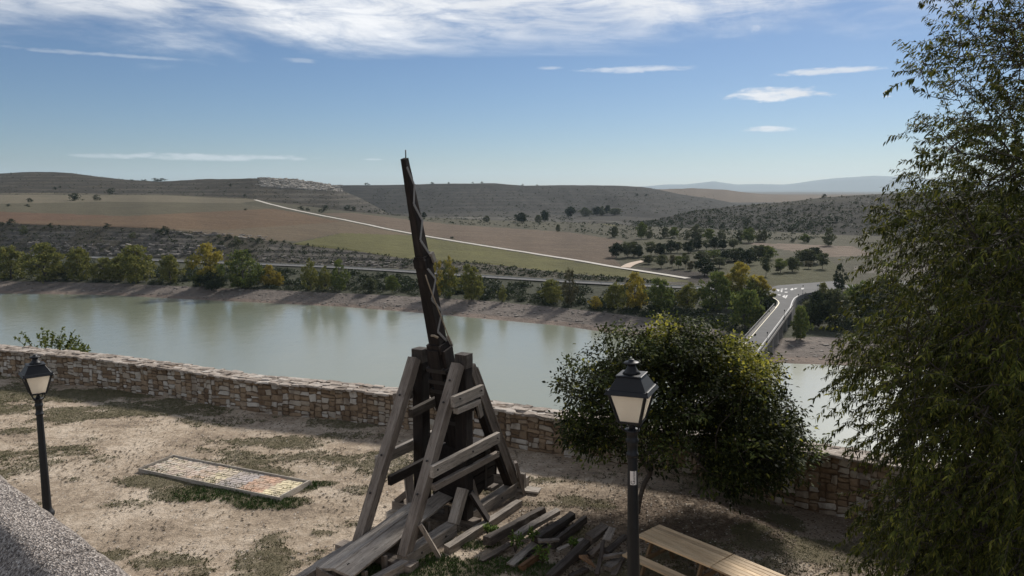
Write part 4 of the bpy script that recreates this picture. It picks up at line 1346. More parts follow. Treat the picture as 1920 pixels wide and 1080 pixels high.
for i in range(nc_):
    for j in range(nr_):
        t = (i + (j - 5) * -0.05) / nc_
        if t < .13: kd = rb.choice(['cream', 'cream', 'pale', 'pink'])
        elif t < .27: kd = rb.choice(['pink', 'pale', 'pink', 'cream'])
        elif t < .40: kd = rb.choice(['orange', 'pink', 'pink'])
        elif t < .52: kd = rb.choice(['yellow', 'cream', 'cream'])
        elif t < .68: kd = 'grey'
        elif t < .82: kd = 'red'
        else: kd = 'yellow'
        o = link('brick', rb.choice(bk[kd]), bed)
        hs = dxp / 2 if j % 2 and i < nc_ - 1 else 0
        o.location = (-Lp / 2 + .03 + (i + .5) * dxp + hs * .5, -Wp / 2 + .03 + (j + .5) * dyp, .062 + rb.uniform(-.006, .006))
        o.scale = (dxp - .012, dyp - .012, .05)
        o.rotation_euler = (rb.uniform(-.02, .02), rb.uniform(-.02, .02), rb.uniform(-.02, .02))
# weeds in its joints
wv = []
for i in range(900):
    cx = rb.choice([-2.3, -2.0, -1.75, -1.1, -.6, -.2, .1, .5, .9, 1.4, 2.2]) + rb.gauss(0, .12)
    cy = rb.choice([-.5, -.4, -.3, .1, .45]) + rb.gauss(0, .06)
    if abs(cx) > Lp / 2 - .05 or abs(cy) > Wp / 2 - .04: continue
    a_ = rb.uniform(0, 6.28); l_ = rb.uniform(.02, .06)
    wv += [(cx - .012 * math.cos(a_), cy - .012 * math.sin(a_), 0.092), (cx + .012 * math.cos(a_), cy + .012 * math.sin(a_), 0.092), (cx + l_ * math.sin(a_), cy - l_ * math.cos(a_), 0.092 + l_ * .6)]
me = npmesh('joint_weeds', wv, [np.arange(len(wv)).reshape(-1, 3)])
MAT['weed'] = mat_leaf('joint_weed', (.03, .045, .015), (.08, .09, .03))
tag(link('joint_weeds', me, bed, MAT['weed']), kind='stuff')

# ---------------------------------------------------------------- street lamps
m, nb, bs, out = newmat('frosted_pane')
v = coords(nb, 'Object')
bs.inputs['Base Color'].default_value = (.84, .80, .73, 1)
bs.inputs['Roughness'].default_value = .35
tr = nb.n('ShaderNodeBsdfTranslucent'); tr.inputs[0].default_value = (1.0, .97, .92, 1)
mxn = nb.n('ShaderNodeMixShader'); mxn.inputs[0].default_value = .8
nb.t.links.new(bs.outputs[0], mxn.inputs[1]); nb.t.links.new(tr.outputs[0], mxn.inputs[2]); nb.t.links.new(mxn.outputs[0], out.inputs[0])
MAT['pane'] = m
MAT['added_reflector'] = mat_simple('white_added_reflector', (.85, .84, .82), .5, 0, .03, 5, 0)
MAT['bulb'] = mat_simple('milky_bulb', (.5, .48, .45), .3, 0, .05, 5, 0)

def quad_plate(name, pts, th, mat, parent):
    """a thin slab on four points"""
    p = [Vector(q_) for q_ in pts]
    nrm = (p[1] - p[0]).cross(p[3] - p[0]).normalized() * th
    V = p + [q_ + nrm for q_ in p]
    me = bpy.data.meshes.new(name)
    me.from_pydata(V, [], [[3, 2, 1, 0], [4, 5, 6, 7], [0, 1, 5, 4], [1, 2, 6, 5], [2, 3, 7, 6], [3, 0, 4, 7]])
    return link(name, me, parent, MAT[mat])

def frustum(name, r0, z0, r1, z1, mat, parent):
    V = [(-r0, -r0, z0), (r0, -r0, z0), (r0, r0, z0), (-r0, r0, z0), (-r1, -r1, z1), (r1, -r1, z1), (r1, r1, z1), (-r1, r1, z1)]
    me = bpy.data.meshes.new(name)
    me.from_pydata(V, [], [[3, 2, 1, 0], [4, 5, 6, 7], [0, 1, 5, 4], [1, 2, 6, 5], [2, 3, 7, 6], [3, 0, 4, 7]])
    bm = bmesh.new(); bm.from_mesh(me); bmesh.ops.bevel(bm, geom=list(bm.edges), offset=.006, segments=1, affect='EDGES'); bm.to_mesh(me); bm.free()
    return link(name, me, parent, MAT[mat])

def street_lamp(loc, rz, lean, label, pole_h, sticker=False):
    o = empty('street_lamp', loc, 0)
    o.rotation_euler = (0, lean, rz)
    tag(o, label, 'street lamp', 'black lanterns on posts on the terrace')
    lathe('post', [(.17, -.1), (.17, .06), (.15, .08), (.125, .12), (.125, .2), (.15, .24), (.155, .29), (.13, .34), (.105, .38), (.098, .44), (.092, .9), (.070, pole_h - .42), (.068, pole_h - .40)], 'lamp_black', o)
    lathe('collar', [(.075, pole_h - .42), (.09, pole_h - .40), (.09, pole_h - .37), (.074, pole_h - .355), (.074, pole_h - .22), (.092, pole_h - .2), (.092, pole_h - .16), (.078, pole_h - .14), (.078, pole_h - .06), (.112, pole_h - .035), (.112, pole_h - .01), (.06, pole_h)], 'lamp_black', o)
    lathe('finial_stub', [(.045, pole_h - .01), (.05, pole_h + .03), (.03, pole_h + .06), (.035, pole_h + .08)], 'lamp_black', o, 12)
    zb = pole_h + .13
    rb_, rt_ = .155, .275
    hb = .44
    for sx_, sy_ in ((1, 1), (1, -1), (-1, 1), (-1, -1)):
        pts = [(sx_ * .055, sy_ * .055, pole_h - .03), (sx_ * .10, sy_ * .10, pole_h + .0), (sx_ * .125, sy_ * .125, pole_h + .05), (sx_ * .115, sy_ * .115, zb + .01)]
        tube('bracket_arm', pts, .012, 'lamp_black', o, 6)
    fr = frustum('base_frame', rb_ + .014, zb - .02, rb_ + .012, zb + .012, 'lamp_black', o)
    for sx_, sy_ in ((1, 1), (1, -1), (-1, 1), (-1, -1)):
        beam('corner_bar', (sx_ * rb_, sy_ * rb_, zb), (sx_ * rt_ * .97, sy_ * rt_ * .97, zb + hb), .034, .034, 'lamp_black', o, worn=.001, nseg=1)
    e_ = .95
    for k_ in range(4):
        Rm = Matrix.Rotation(k_ * math.pi / 2, 3, 'Z')
        pts = [Rm @ Vector(q_) for q_ in ((-rb_ * e_, -rb_ * .985, zb + .012), (rb_ * e_, -rb_ * .985, zb + .012), (rt_ * e_, -rt_ * .955, zb + hb), (-rt_ * e_, -rt_ * .955, zb + hb))]
        pa = quad_plate('pane', pts, -.006, 'pane', o)
    frustum('eaves', rt_ + .05, zb + hb - .012, rt_ + .015, zb + hb + .05, 'lamp_black', o)
    frustum('roof', rt_ - .005, zb + hb + .045, .165, zb + hb + .235, 'lamp_black', o)
    frustum('roof_lip', .195, zb + hb + .232, .185, zb + hb + .25, 'lamp_black', o)
    lathe('chimney', [(.135, zb + hb + .248), (.10, zb + hb + .29), (.062, zb + hb + .345), (.055, zb + hb + .385)], 'lamp_black', o, 16)
    lathe('cap', [(.05, zb + hb + .38), (.10, zb + hb + .392), (.118, zb + hb + .405), (.10, zb + hb + .42), (.045, zb + hb + .43), (.04, zb + hb + .455), (.02, zb + hb + .462)], 'lamp_black', o, 16)
    frustum('added_reflector', rt_ - .03, zb + hb - .012, rt_ - .05, zb + hb - .004, 'added_reflector', o).location.z = -.004  # white plate added under the roof to brighten the panes from inside
    lathe('lamp_bulb', [(.03, zb + .02), (.035, zb + .1), (.05, zb + .15), (.055, zb + .26), (.03, zb + .33)], 'bulb', o, 12)
    for sx_, sy_ in ((1, 1), (1, -1), (-1, 1), (-1, -1)):
        lathe('roof_stud', [(.014, 0), (.014, .02), (.006, .03)], 'lamp_black', o, 8).location = (sx_ * (rt_ + .02), sy_ * (rt_ + .02), zb + hb + .04)
    return o
TOPH = .13 + .44 + .462
# far lamp: stands on the yard at the left
zL = gz(-11.4, 18.0)
pl_ = at(91, 983, zL)
ptop = at_dist(63, 665, pl_.y)
street_lamp((pl_.x, pl_.y, zL), math.radians(-50), 0.0, 'black lantern on a post at the far left before the stone wall', ptop.z - zL - TOPH)
# near lamp
Yn = 10.8
pt_ = at_dist(1184, 673, Yn); pb_ = at_dist(1188, 1080, Yn)
zR = gz(1.9, Yn)
lean = -math.atan2(pb_.x - pt_.x, pt_.z - pb_.z)
bx0 = pt_.x + (pt_.z - zR) * math.tan(-lean)
LR = street_lamp((bx0, Yn, zR), math.radians(-24), 0.0, 'big black lantern on a post in front of the round tree', (pt_.z - zR) / math.cos(lean) - TOPH)
LR.matrix_world = Matrix.Translation((bx0, Yn, zR)) @ Matrix.Rotation(lean, 4, 'Y') @ Matrix.Rotation(math.radians(-24), 4, 'Z')
# sticker on its post, wrapped on the curve, lettering running upwards
ph_ = (pt_.z - zR) / math.cos(lean) - TOPH
MAT['paper'] = mat_simple('white_sticker', (.72, .68, .64), .6, 0, .1, 8, 0)
MAT['ink'] = mat_simple('black_ink', (.02, .02, .02), .6, 0, 0, 8, 0)
zc_ = ph_ - .42 - .30
rad_ = .0735
inv = math.radians(24)
def wrap(a_, r_, z_):            # angle around the post, 0 = facing the look-out
    an = -math.pi / 2 + inv + a_
    return (r_ * math.cos(an), r_ * math.sin(an), z_)
V, Fq = [], []
nn = 10
hw_, hh_ = .62, .105
for i in range(nn + 1):
    a_ = -0.62 + (2 * hw_) * i / nn - .02
    V += [wrap(a_, rad_ + .004, zc_ - hh_), wrap(a_, rad_ + .004, zc_ + hh_)]
for i in range(nn):
    Fq.append((2 * i, 2 * i + 2, 2 * i + 3, 2 * i + 1))
stk = link('sticker', npmesh('sticker', V, [np.array(Fq)], True), LR, MAT['paper'])
stk['label'] = 'white sticker with black lettering running up the post'
def lettering(txt, size, a_base, z_start):
    cu = bpy.data.curves.new('lettering', 'FONT')
    cu.body = txt; cu.size = size; cu.resolution_u = 3
    to = bpy.data.objects.new('lettering', cu)
    C.objects.link(to)
    bpy.context.view_layer.update()
    me = bpy.data.meshes.new_from_object(to.evaluated_get(bpy.context.evaluated_depsgraph_get()))
    bpy.data.objects.remove(to)
    for v_ in me.vertices:           # text x runs up the post, text y runs to the left
        v_.co = Vector(wrap(a_base - v_.co.y / rad_, rad_ + .0065, z_start + v_.co.x))
    me.materials.clear()
    return link('lettering', me, stk, MAT['ink'])
lettering('G', .085, .28, zc_ - .098)
lettering('uarizma', .045, .28, zc_ - .035)

# ---------------------------------------------------------------- picnic tables
def picnic(o0, ang, L, label):
    """o0: middle of the left end at ground level; local x along the table"""
    o = empty('picnic_table', o0, ang)
    tag(o, label, 'picnic table', 'pine picnic tables set end to end')
    w_, gap = .098, .015
    for i in range(7):
        beam('board', (0, -.335 + i * (w_ + gap), .745), (L, -.335 + i * (w_ + gap), .745), w_, .04, 'pine', o, worn=.002, nseg=3)
    for side in (-1, 1):
        for i in range(2):
            y = side * .68 + (i - .5) * .125
            beam('bench_board', (-.03 if side < 0 else 0, y, .445), (L, y, .445), .118, .045, 'pine', o, worn=.002, nseg=3)
    for x in (.28, L - .28):
        for side in (-1, 1):
            beam('leg', (x, side * .56, .0), (x, side * .2, .72), .045, .10, 'pine_dark', o, worn=.002, nseg=2)
        beam('cross_bar', (x + .05, -.76, .40), (x + .05, .76, .40), .045, .10, 'pine_dark', o, worn=.002, nseg=2)
        beam('top_batten', (x - .05, -.36, .70), (x - .05, .36, .70), .045, .07, 'pine_dark', o, worn=.002, nseg=2)
        xm = x + (.45 if x < L / 2 else -.45)
        beam('brace', (x + (.06 if x < L / 2 else -.06), 0, .42), (xm, 0, .70), .08, .045, 'pine_dark', o, worn=.002, nseg=2)
    return o
ta, tb_ = at(1199, 1005, .765), at(1332, 1059, .765)
tc_, td_ = at(1231, 982, .765), at(1373, 1041, .765)
pa = (ta + tc_) / 2; pb2 = (tb_ + td_) / 2
dvec = pb2 - pa
Ltab = dvec.length
angt = math.atan2(dvec.y, dvec.x)
dv = dvec.normalized()
zt_ = gz(pa.x, pa.y)
picnic((pa.x, pa.y, 0.0), angt, Ltab, 'pale pine picnic table with bench right behind the near lamp post')
p2 = pa + dv * (Ltab + .02)
picnic((p2.x, p2.y, 0.0), angt - .03, Ltab, 'pale pine picnic table cut off by the bottom edge of the photo')
# ================================================================ ROADS AND BRIDGE
MAT['asphalt'] = mat_simple('worn_asphalt', (.118, .116, .113), .95, 0, .3, .25, 0, .2)
MAT['white_paint'] = mat_simple('white_road_paint', (.42, .415, .40), .7, 0, .25, 1.5, 0)
MAT['yellow_paint'] = mat_simple('cream_road_paint', (.62, .55, .36), .6, 0, .15, 1.5, 0)
MAT['gravel'] = mat_simple('white_limestone_track', (.43, .40, .35), .95, 0, .2, .3, 0)
MAT['sand'] = mat_simple('reddish_sand_track', (.42, .33, .25), .95, 0, .2, .3, 0)
MAT['concrete'] = mat_simple('grey_concrete', (.20, .185, .165), .9, 0, .35, .8, .3)
MAT['rail_grey'] = mat_simple('galvanised_steel', (.32, .32, .32), .45, .6, .2, 2, 0)
MAT['rail_dark'] = mat_simple('dark_rail', (.045, .045, .045), .5, .3, .2, 2, 0)

def resample(pts, step):
    d = [0]
    for i in range(1, len(pts)):
        d.append(d[-1] + (pts[i].xy - pts[i - 1].xy).length)
    n = max(2, int(d[-1] / step))
    q = np.linspace(0, d[-1], n)
    X = np.interp(q, d, [p.x for p in pts]); Y = np.interp(q, d, [p.y for p in pts])
    for _ in range(6):
        X[1:-1] = (X[:-2] + 2 * X[1:-1] + X[2:]) / 4; Y[1:-1] = (Y[:-2] + 2 * Y[1:-1] + Y[2:]) / 4
    return X, Y

def ribbon(name, X, Y, w, mat, lift=.25, zfix=None, kind='structure', parent=None, off=0.0):
    tx = np.gradient(X); ty = np.gradient(Y); l = np.hypot(tx, ty); nx, ny = -ty / l, tx / l
    V = []
    for i in range(len(X)):
        zc = [terrain_z(X[i] + nx[i] * (off + s_ * w / 2), Y[i] + ny[i] * (off + s_ * w / 2)) for s_ in (-1, 0, 1)] if zfix is None else [zfix] * 3
        zz = max(zc) if zfix is None else zfix
        for s_ in (-1, -.33, .33, 1):
            V.append((X[i] + nx[i] * (off + s_ * w / 2), Y[i] + ny[i] * (off + s_ * w / 2), zz + lift + .04 * (1 - abs(s_))))
    me = npmesh(name, V, [grid_faces(len(X), 4)], True)
    o = link(name, me, parent, MAT[mat])
    if kind:
        tag(o, kind=kind)
    return o
# white farm track over the fields
trk = [at_px(x, y) for x, y in ((478, 375), (505, 383), (560, 396), (600, 404), (680, 420), (770, 438), (880, 457), (1000, 476), (1090, 490), (1170, 504), (1230, 514), (1290, 523))]
X, Y = resample(trk, 8)
ribbon('farm_track', X, Y, 4.0, 'gravel', .3)
trk2 = [at_px(x, y) for x, y in ((1172, 503), (1180, 497), (1194, 492), (1215, 489))]
X, Y = resample(trk2, 4)
ribbon('sandy_track', X, Y, 5.5, 'sand', .36)
# lakeside road
rd = [at(x, y, -34.4) for x, y in ((-60, 474), (130, 481), (300, 488), (480, 495), (620, 500), (770, 509), (900, 518), (1000, 524), (1100, 530), (1200, 535), (1320, 540), (1450, 545))]
XR, YR = resample(rd, 10)
ribbon('lakeside_road', XR, YR, 6.5, 'asphalt', -.04, -34.4)
X, Y = resample([at(x, y, -34.4) for x, y in ((1450, 545), (1500, 543), (1560, 538), (1640, 534), (1760, 526), (1920, 512))], 6)
ribbon('side_road', X, Y, 8.0, 'asphalt', -.05, -34.4)
# guard rail on its lake side
gr = empty('guard_rail', (XR[len(XR) // 2], YR[len(YR) // 2], -34.2))
tag(gr, 'long pale guard rail along the lakeside road behind the poplars', 'guard rail')
g0 = Vector(gr.location)
tx = np.gradient(XR); ty = np.gradient(YR); l = np.hypot(tx, ty)
GXr, GYr = XR + ty / l * 3.7, YR - tx / l * 3.7
MAT['rail_pale'] = mat_simple('pale_guard_rail', (.34, .335, .32), .6, .0, .2, 2, 0)
V = []
for zz, oo in ((.45, 0), (.62, .08), (.8, 0)):
    pass
rows = []
for (zz, oo) in ((.40, 0), (.60, .07), (.80, 0), (.80, -.05), (.60, .02), (.40, -.05)):
    rows.append(np.stack([GXr + ty / l * oo - g0.x, GYr - tx / l * oo - g0.y, np.full_like(GXr, -34.05 + zz) - g0.z], -1))
rows.append(rows[0])
link('beam', npmesh('rail_beam', np.concatenate(rows), [grid_faces(7, len(GXr))]), gr, MAT['rail_pale'])
pm = beam_mesh('post', 1.0, .16, .16, 5, .002, nseg=1)
pm.materials.append(MAT['rail_pale'])
for i in range(0, len(GXr), 1):
    o = link('post', pm, gr)
    o.matrix_basis = Matrix.Translation((GXr[i] - g0.x, GYr[i] - g0.y, -34.35 - g0.z)) @ Matrix.Rotation(-math.pi / 2, 4, 'Y')

# junction where bridge and lakeside road meet: a solid platform with painted islands
jz = DECK_Z + .02
jp = [(1436, 553), (1436, 541), (1460, 535), (1510, 531), (1575, 526), (1580, 541), (1542, 545), (1512, 550), (1500, 554), (1493, 559), (1488, 568), (1485, 578), (1452, 578), (1456, 570), (1457, 564), (1450, 557)]
jw = [at(x, y, jz) for x, y in jp]
n = len(jw)
me = bpy.data.meshes.new('road_junction')
V = [tuple(p) for p in jw] + [(p.x + 0, p.y + 0, jz - 6) for p in jw]
me.from_pydata(V, [], [list(range(n)), [2 * n - 1 - i for i in range(n)]] + [[i, n + i, n + (i + 1) % n, (i + 1) % n] for i in range(n)])
bm = bmesh.new(); bm.from_mesh(me); bmesh.ops.recalc_face_normals(bm, faces=bm.faces); bm.to_mesh(me); bm.free()
J = link('road_junction', me, None, MAT['asphalt'])
tag(J, kind='structure')
def marking(px, mat='white_paint'):
    w_ = [at(x, y, jz + .02) for x, y in px]
    me = bpy.data.meshes.new('road_marking')
    me.from_pydata([tuple(p) for p in w_], [], [list(range(len(w_)))])
    bm = bmesh.new(); bm.from_mesh(me)
    for f_ in bm.faces:
        if f_.normal.z < 0: f_.normal_flip()
    bm.to_mesh(me); bm.free()
    link('road_marking', me, J, MAT[mat])
ZJ = lambda x, y: (1360 + x * .1852, 500 + y * .1852)
for poly in ([(515, 228), (552, 234), (536, 252)], [(560, 238), (580, 240), (574, 258), (562, 256)], [(600, 254), (632, 254), (628, 262), (602, 262)], [(575, 300), (604, 286), (600, 318)], [(612, 292), (634, 288), (612, 322), (604, 320)],
             [(530, 280), (562, 284), (556, 292), (532, 288)], [(655, 232), (680, 216), (692, 232), (672, 240)], [(600, 222), (628, 220), (622, 230), (600, 230)], [(700, 218), (730, 214), (716, 226), (698, 228)], [(770, 216), (800, 214), (790, 230), (772, 230)], [(560, 224), (588, 222), (584, 230), (562, 232)]):
    marking([ZJ(*p) for p in poly])
def line_mark(px, wid, mat):
    X, Y = resample([at(x, y, jz + .02) for x, y in px], 1.2)
    ribbon('edge_line', X, Y, wid, mat, .03, jz, None, J)
line_mark([ZJ(*p) for p in ((478, 312), (515, 330), (540, 352), (545, 370), (520, 405), (505, 420))], .35, 'yellow_paint')
line_mark([ZJ(*p) for p in ((735, 295), (700, 315), (680, 345), (668, 380), (655, 420))], .35, 'white_paint')

# bridge
bl0, bl1 = at(1395, 641, DECK_Z), at(1453, 574, DECK_Z)
br0, br1 = at(1417, 670, DECK_Z), at(1485, 578, DECK_Z)
bd = ((bl1 - bl0).normalized() + (br1 - br0).normalized()).normalized()
bnrm = Vector((bd.y, -bd.x, 0))                           # to the right
mid = (bl1 + br1) / 2
Wb = (br1 - bl1).dot(bnrm)
bridge = empty('road_bridge', (mid.x, mid.y, 0), math.atan2(bd.y, bd.x))   # local x runs back towards the junction
tag(bridge, 'narrow concrete road bridge on tall piers crossing the reservoir', 'bridge')
LBR = 205.0
dk = DECK_Z + .03
simple_prism('deck', [(-Wb / 2 - .4, dk - .55), (Wb / 2 + .4, dk - .55), (Wb / 2 + .4, dk - .02), (-Wb / 2 - .4, dk - .02)], -LBR, .4, MAT['concrete'], bridge)
simple_prism('carriageway', [(-Wb / 2 + .25, dk - .019), (Wb / 2 - .25, dk - .019), (Wb / 2 - .25, dk + .01), (-Wb / 2 + .25, dk + .01)], -LBR, .3, MAT['asphalt'], bridge)
simple_prism('edge_line', [(-Wb / 2 + .75, dk + .011), (-Wb / 2 + .95, dk + .011), (-Wb / 2 + .95, dk + .02), (-Wb / 2 + .75, dk + .02)], -LBR, .3, MAT['white_paint'], bridge)
simple_prism('edge_line', [(Wb / 2 - .95, dk + .011), (Wb / 2 - .75, dk + .011), (Wb / 2 - .75, dk + .02), (Wb / 2 - .95, dk + .02)], -LBR, .3, MAT['yellow_paint'], bridge)
for s_ in (-1, 1):
    yy = s_ * (Wb / 2 + .18)
    lo, hi = sorted((yy - .2, yy + .2))
    simple_prism('kerb', [(lo, dk - .1), (hi, dk - .1), (hi, dk + .22), (lo, dk + .22)], -LBR, .3, MAT['concrete'], bridge)
    for zz in (.5, .78, 1.02):
        simple_prism('railing_bar', [(yy - .06, dk + zz), (yy + .06, dk + zz), (yy + .06, dk + zz + .1), (yy - .06, dk + zz + .1)], -LBR, .3, MAT['rail_dark'], bridge)
    simple_prism('girder', [(s_ * Wb * .3 - .3, dk - 1.7), (s_ * Wb * .3 + .3, dk - 1.7), (s_ * Wb * .3 + .3, dk - .5), (s_ * Wb * .3 - .3, dk - .5)], -LBR, -4, MAT['concrete'], bridge)
    pm2 = beam_mesh('railing_post', 1.12, .16, .16, 9, .001, nseg=1)
    pm2.materials.append(MAT['rail_dark'])
    for i in range(int(LBR / 3)):
        o = link('railing_post', pm2, bridge)
        o.matrix_basis = Matrix.Translation((-i * 3.0 - .3, yy, dk + .02)) @ Matrix.Rotation(-math.pi / 2, 4, 'Y')
bp = bpy.data.meshes.new('pier')
bm = bmesh.new(); bmesh.ops.create_cube(bm, size=1.0)
for v_ in bm.verts:
    k_ = 1.0 if v_.co.z > 0 else 1.25
    v_.co = Vector((v_.co.x * 1.5 * k_, v_.co.y * Wb * .84 * (1 if v_.co.z > 0 else 1.12), -9.0 + v_.co.z * 15.0))
bmesh.ops.bevel(bm, geom=[e for e in bm.edges if abs(e.verts[0].co.z - e.verts[1].co.z) > 1], offset=.18, segments=1, affect='EDGES')
bm.to_mesh(bp); bm.free(); bp.materials.append(MAT['concrete'])
npier = 14
for i in range(npier):
    o = link('pier', bp, bridge)
    o.location = (-11 - i * 13.0, 0, dk)
    pc = simple_prism('pier_cap', [(-Wb * .46, dk - 2.25), (Wb * .46, dk - 2.25), (Wb * .5, dk - 1.7), (-Wb * .5, dk - 1.7)], -11.9 - i * 13.0, -10.1 - i * 13.0, MAT['concrete'], bridge)
# lamps along the bridge and at the junction
def small_lamp(p, h, label):
    o = empty('roadside_lamp', p)
    tag(o, label, 'street lamp', 'lamps along the bridge and its junction')
    lathe('post', [(.12, -.1), (.1, .5), (.07, .6), (.06, h - .4)], 'lamp_black', o, 8)
    lathe('lantern', [(.08, h - .42), (.2, h - .05), (.22, h), (.08, h + .12), (.02, h + .2)], 'lamp_black', o, 8)
    return o
def bpt(x_, y_): return Vector((mid.x, mid.y, 0)) + bd * x_ + Vector((-bd.y, bd.x, 0)) * y_
def along(px, py):
    p = at(px, py, DECK_Z)
    return (p - Vector((mid.x, mid.y, DECK_Z))).dot(bd)
for (px_, py_, s_, lb) in ((1435, 646, -1, 'small black lamp on the bridge railing, nearest on the right side'), (1467, 601, -1, 'small black lamp on the bridge railing, farther along the right side'),
                           (1409, 625, 1, 'small lamp on the left side of the bridge in front of the dark green tree'), (1443, 588, 1, 'small lamp at the far left end of the bridge')):
    q_ = bpt(along(px_, py_), s_ * (Wb / 2 + .3)); q_.z = dk
    small_lamp(q_, 3.4, lb)
for (px_, py_, lb) in ((1505, 552, 'thin black lamp post at the right corner of the road junction'), (1496, 570, 'short black lamp post where the bridge meets the junction')):
    q_ = at(px_, py_, DECK_Z); small_lamp(q_, 3.6, lb)
sg = empty('road_sign', at(1533, 545, DECK_Z))
tag(sg, 'round white road sign on a pole beside the junction', 'road sign')
lathe('pole', [(.05, -.2), (.05, 2.6)], 'rail_grey', sg, 8)
o = link('sign_disc', tube_mesh('sign_disc', [(0, -.06, 2.3), (0, -.09, 2.3)], .55, 20), sg, MAT['white_paint'])
# ================================================================ VEGETATION
def leaf_quads(P, N_, size, aspect=.6, jit=.4):
    """leaf cards: one 4-sided leaf per point. P (n,3), N_ direction (n,3), size (n,)"""
    n = len(P)
    d = N_ / (np.linalg.norm(N_, axis=1)[:, None] + 1e-9)
    r = RS.normal(0, 1, (n, 3))
    s = np.cross(d, r); s /= np.linalg.norm(s, axis=1)[:, None] + 1e-9
    up = np.cross(s, d)
    L = size[:, None]
    a = P
    b_ = P + d * L * .45 + s * L * aspect * .5 + up * L * .06
    c_ = P + d * L - up * L * .1
    e_ = P + d * L * .45 - s * L * aspect * .5 + up * L * .06
    V = np.stack([a, b_, c_, e_], 1).reshape(-1, 3)
    i = np.arange(n)[:, None] * 4
    return V, i + np.array([[0, 1, 2, 3]])

LEAF = {
    'yellow': mat_leaf('leaf_yellow', (.15, .12, .018), (.27, .215, .035), (.38, .30, .05), .35),
    'yelgreen': mat_leaf('leaf_yellow_green', (.085, .095, .025), (.15, .155, .04), (.235, .21, .055), .35),
    'green': mat_leaf('leaf_green', (.055, .08, .022), (.11, .135, .034), (.16, .17, .04), .35),
    'mixed': mat_leaf('leaf_green_turning', (.05, .07, .02), (.10, .115, .03), (.14, .14, .035), .35, top=(.25, .20, .035)),
    'dark': mat_leaf('leaf_dark', (.014, .022, .010), (.032, .044, .018), (.05, .06, .024), .2),
    'olive': mat_leaf('leaf_olive', (.045, .055, .025), (.085, .095, .042), (.125, .125, .06), .3),
    'grey': mat_leaf('leaf_grey_brown', (.06, .055, .03), (.105, .095, .05), (.14, .12, .06), .25),
    'fresh': mat_leaf('leaf_fresh', (.06, .10, .02), (.11, .17, .035), (.16, .22, .05), .35),
}
MAT['bark'] = mat_wood('grey_bark', (.03, .025, .02), (.07, .058, .047), (.12, .105, .09))

def crown_unit(name, prof, ncl, nleaf, lsize, seed, clump=.11, low=.12):
    """a crown one unit high and one wide; prof: radius at height 0..1 of the crown"""
    rs = np.random.RandomState(seed)
    t = rs.rand(ncl * 6)
    rr = np.interp(t, [p[0] for p in prof], [p[1] for p in prof])
    keep = rs.rand(len(t)) < rr / rr.max()
    t, rr = t[keep][:ncl], rr[keep][:ncl]
    an = rs.rand(len(t)) * 6.283
    rad = rr * (0.35 + 0.6 * np.sqrt(rs.rand(len(t)))) * rs.uniform(.6, 1.25, len(t)) * (1 + .22 * np.sin(an * 3 + t * 9 + seed))
    C_ = np.stack([np.cos(an) * rad, np.sin(an) * rad, low + (1 - low) * t * .97], -1)
    k = rs.randint(0, len(C_), nleaf)
    off = rs.normal(0, 1, (nleaf, 3))
    off /= np.linalg.norm(off, axis=1)[:, None]
    off *= (rs.rand(nleaf) ** .5)[:, None] * np.array((clump * 1.2, clump * 1.2, clump * .8)) * rs.uniform(.5, 1.3, (len(C_), 1))[k]
    P = C_[k] + off
    P[:, 2] = np.clip(P[:, 2], low * .6, 1.0)
    D = off * 3 + rs.normal(0, .35, (nleaf, 3)) + np.array((0, 0, .25))
    global RS
    old = RS
    RS = rs
    V, Fq = leaf_quads(P, D, rs.uniform(.6, 1.3, nleaf) * lsize, .7)
    RS = old
    return npmesh(name, V, [Fq])

def trunk_unit(name, seed, hgt=.8, r0=.03, limbs=5, low=.12):
    rs = random.Random(seed)
    parts = []
    pts = [Vector((rs.uniform(-.01, .01) * i, rs.uniform(-.01, .01) * i, -.04 + (hgt + .04) * i / 5)) for i in range(6)]
    chains = [(pts, [r0 * (1 - .15 * i) for i in range(6)])]
    for q in range(limbs):
        z0 = rs.uniform(low * 1.2, .5)
        a_ = rs.uniform(0, 6.28); ln = rs.uniform(.18, .34)
        b0 = Vector((0, 0, z0))
        ch = [b0 + Vector((math.cos(a_) * ln * s_ * (1 - .2 * s_), math.sin(a_) * ln * s_ * (1 - .2 * s_), ln * s_ * rs.uniform(.8, 1.3))) for s_ in (0, .35, .7, 1)]
        chains.append((ch, [r0 * .45, r0 * .35, r0 * .25, r0 * .1]))
    VV, FF, k0 = [], [], 0
    for ch, rr in chains:
        me = tube_mesh('tmp', ch, rr, 5, False)
        VV += [tuple(v_.co) for v_ in me.vertices]
        FF += [[i + k0 for i in p_.vertices] for p_ in me.polygons]
        k0 += len(me.vertices)
        bpy.data.meshes.remove(me)
    me = npmesh(name, VV, [np.array(FF)], True)
    me.materials.append(MAT['bark'])
    return me

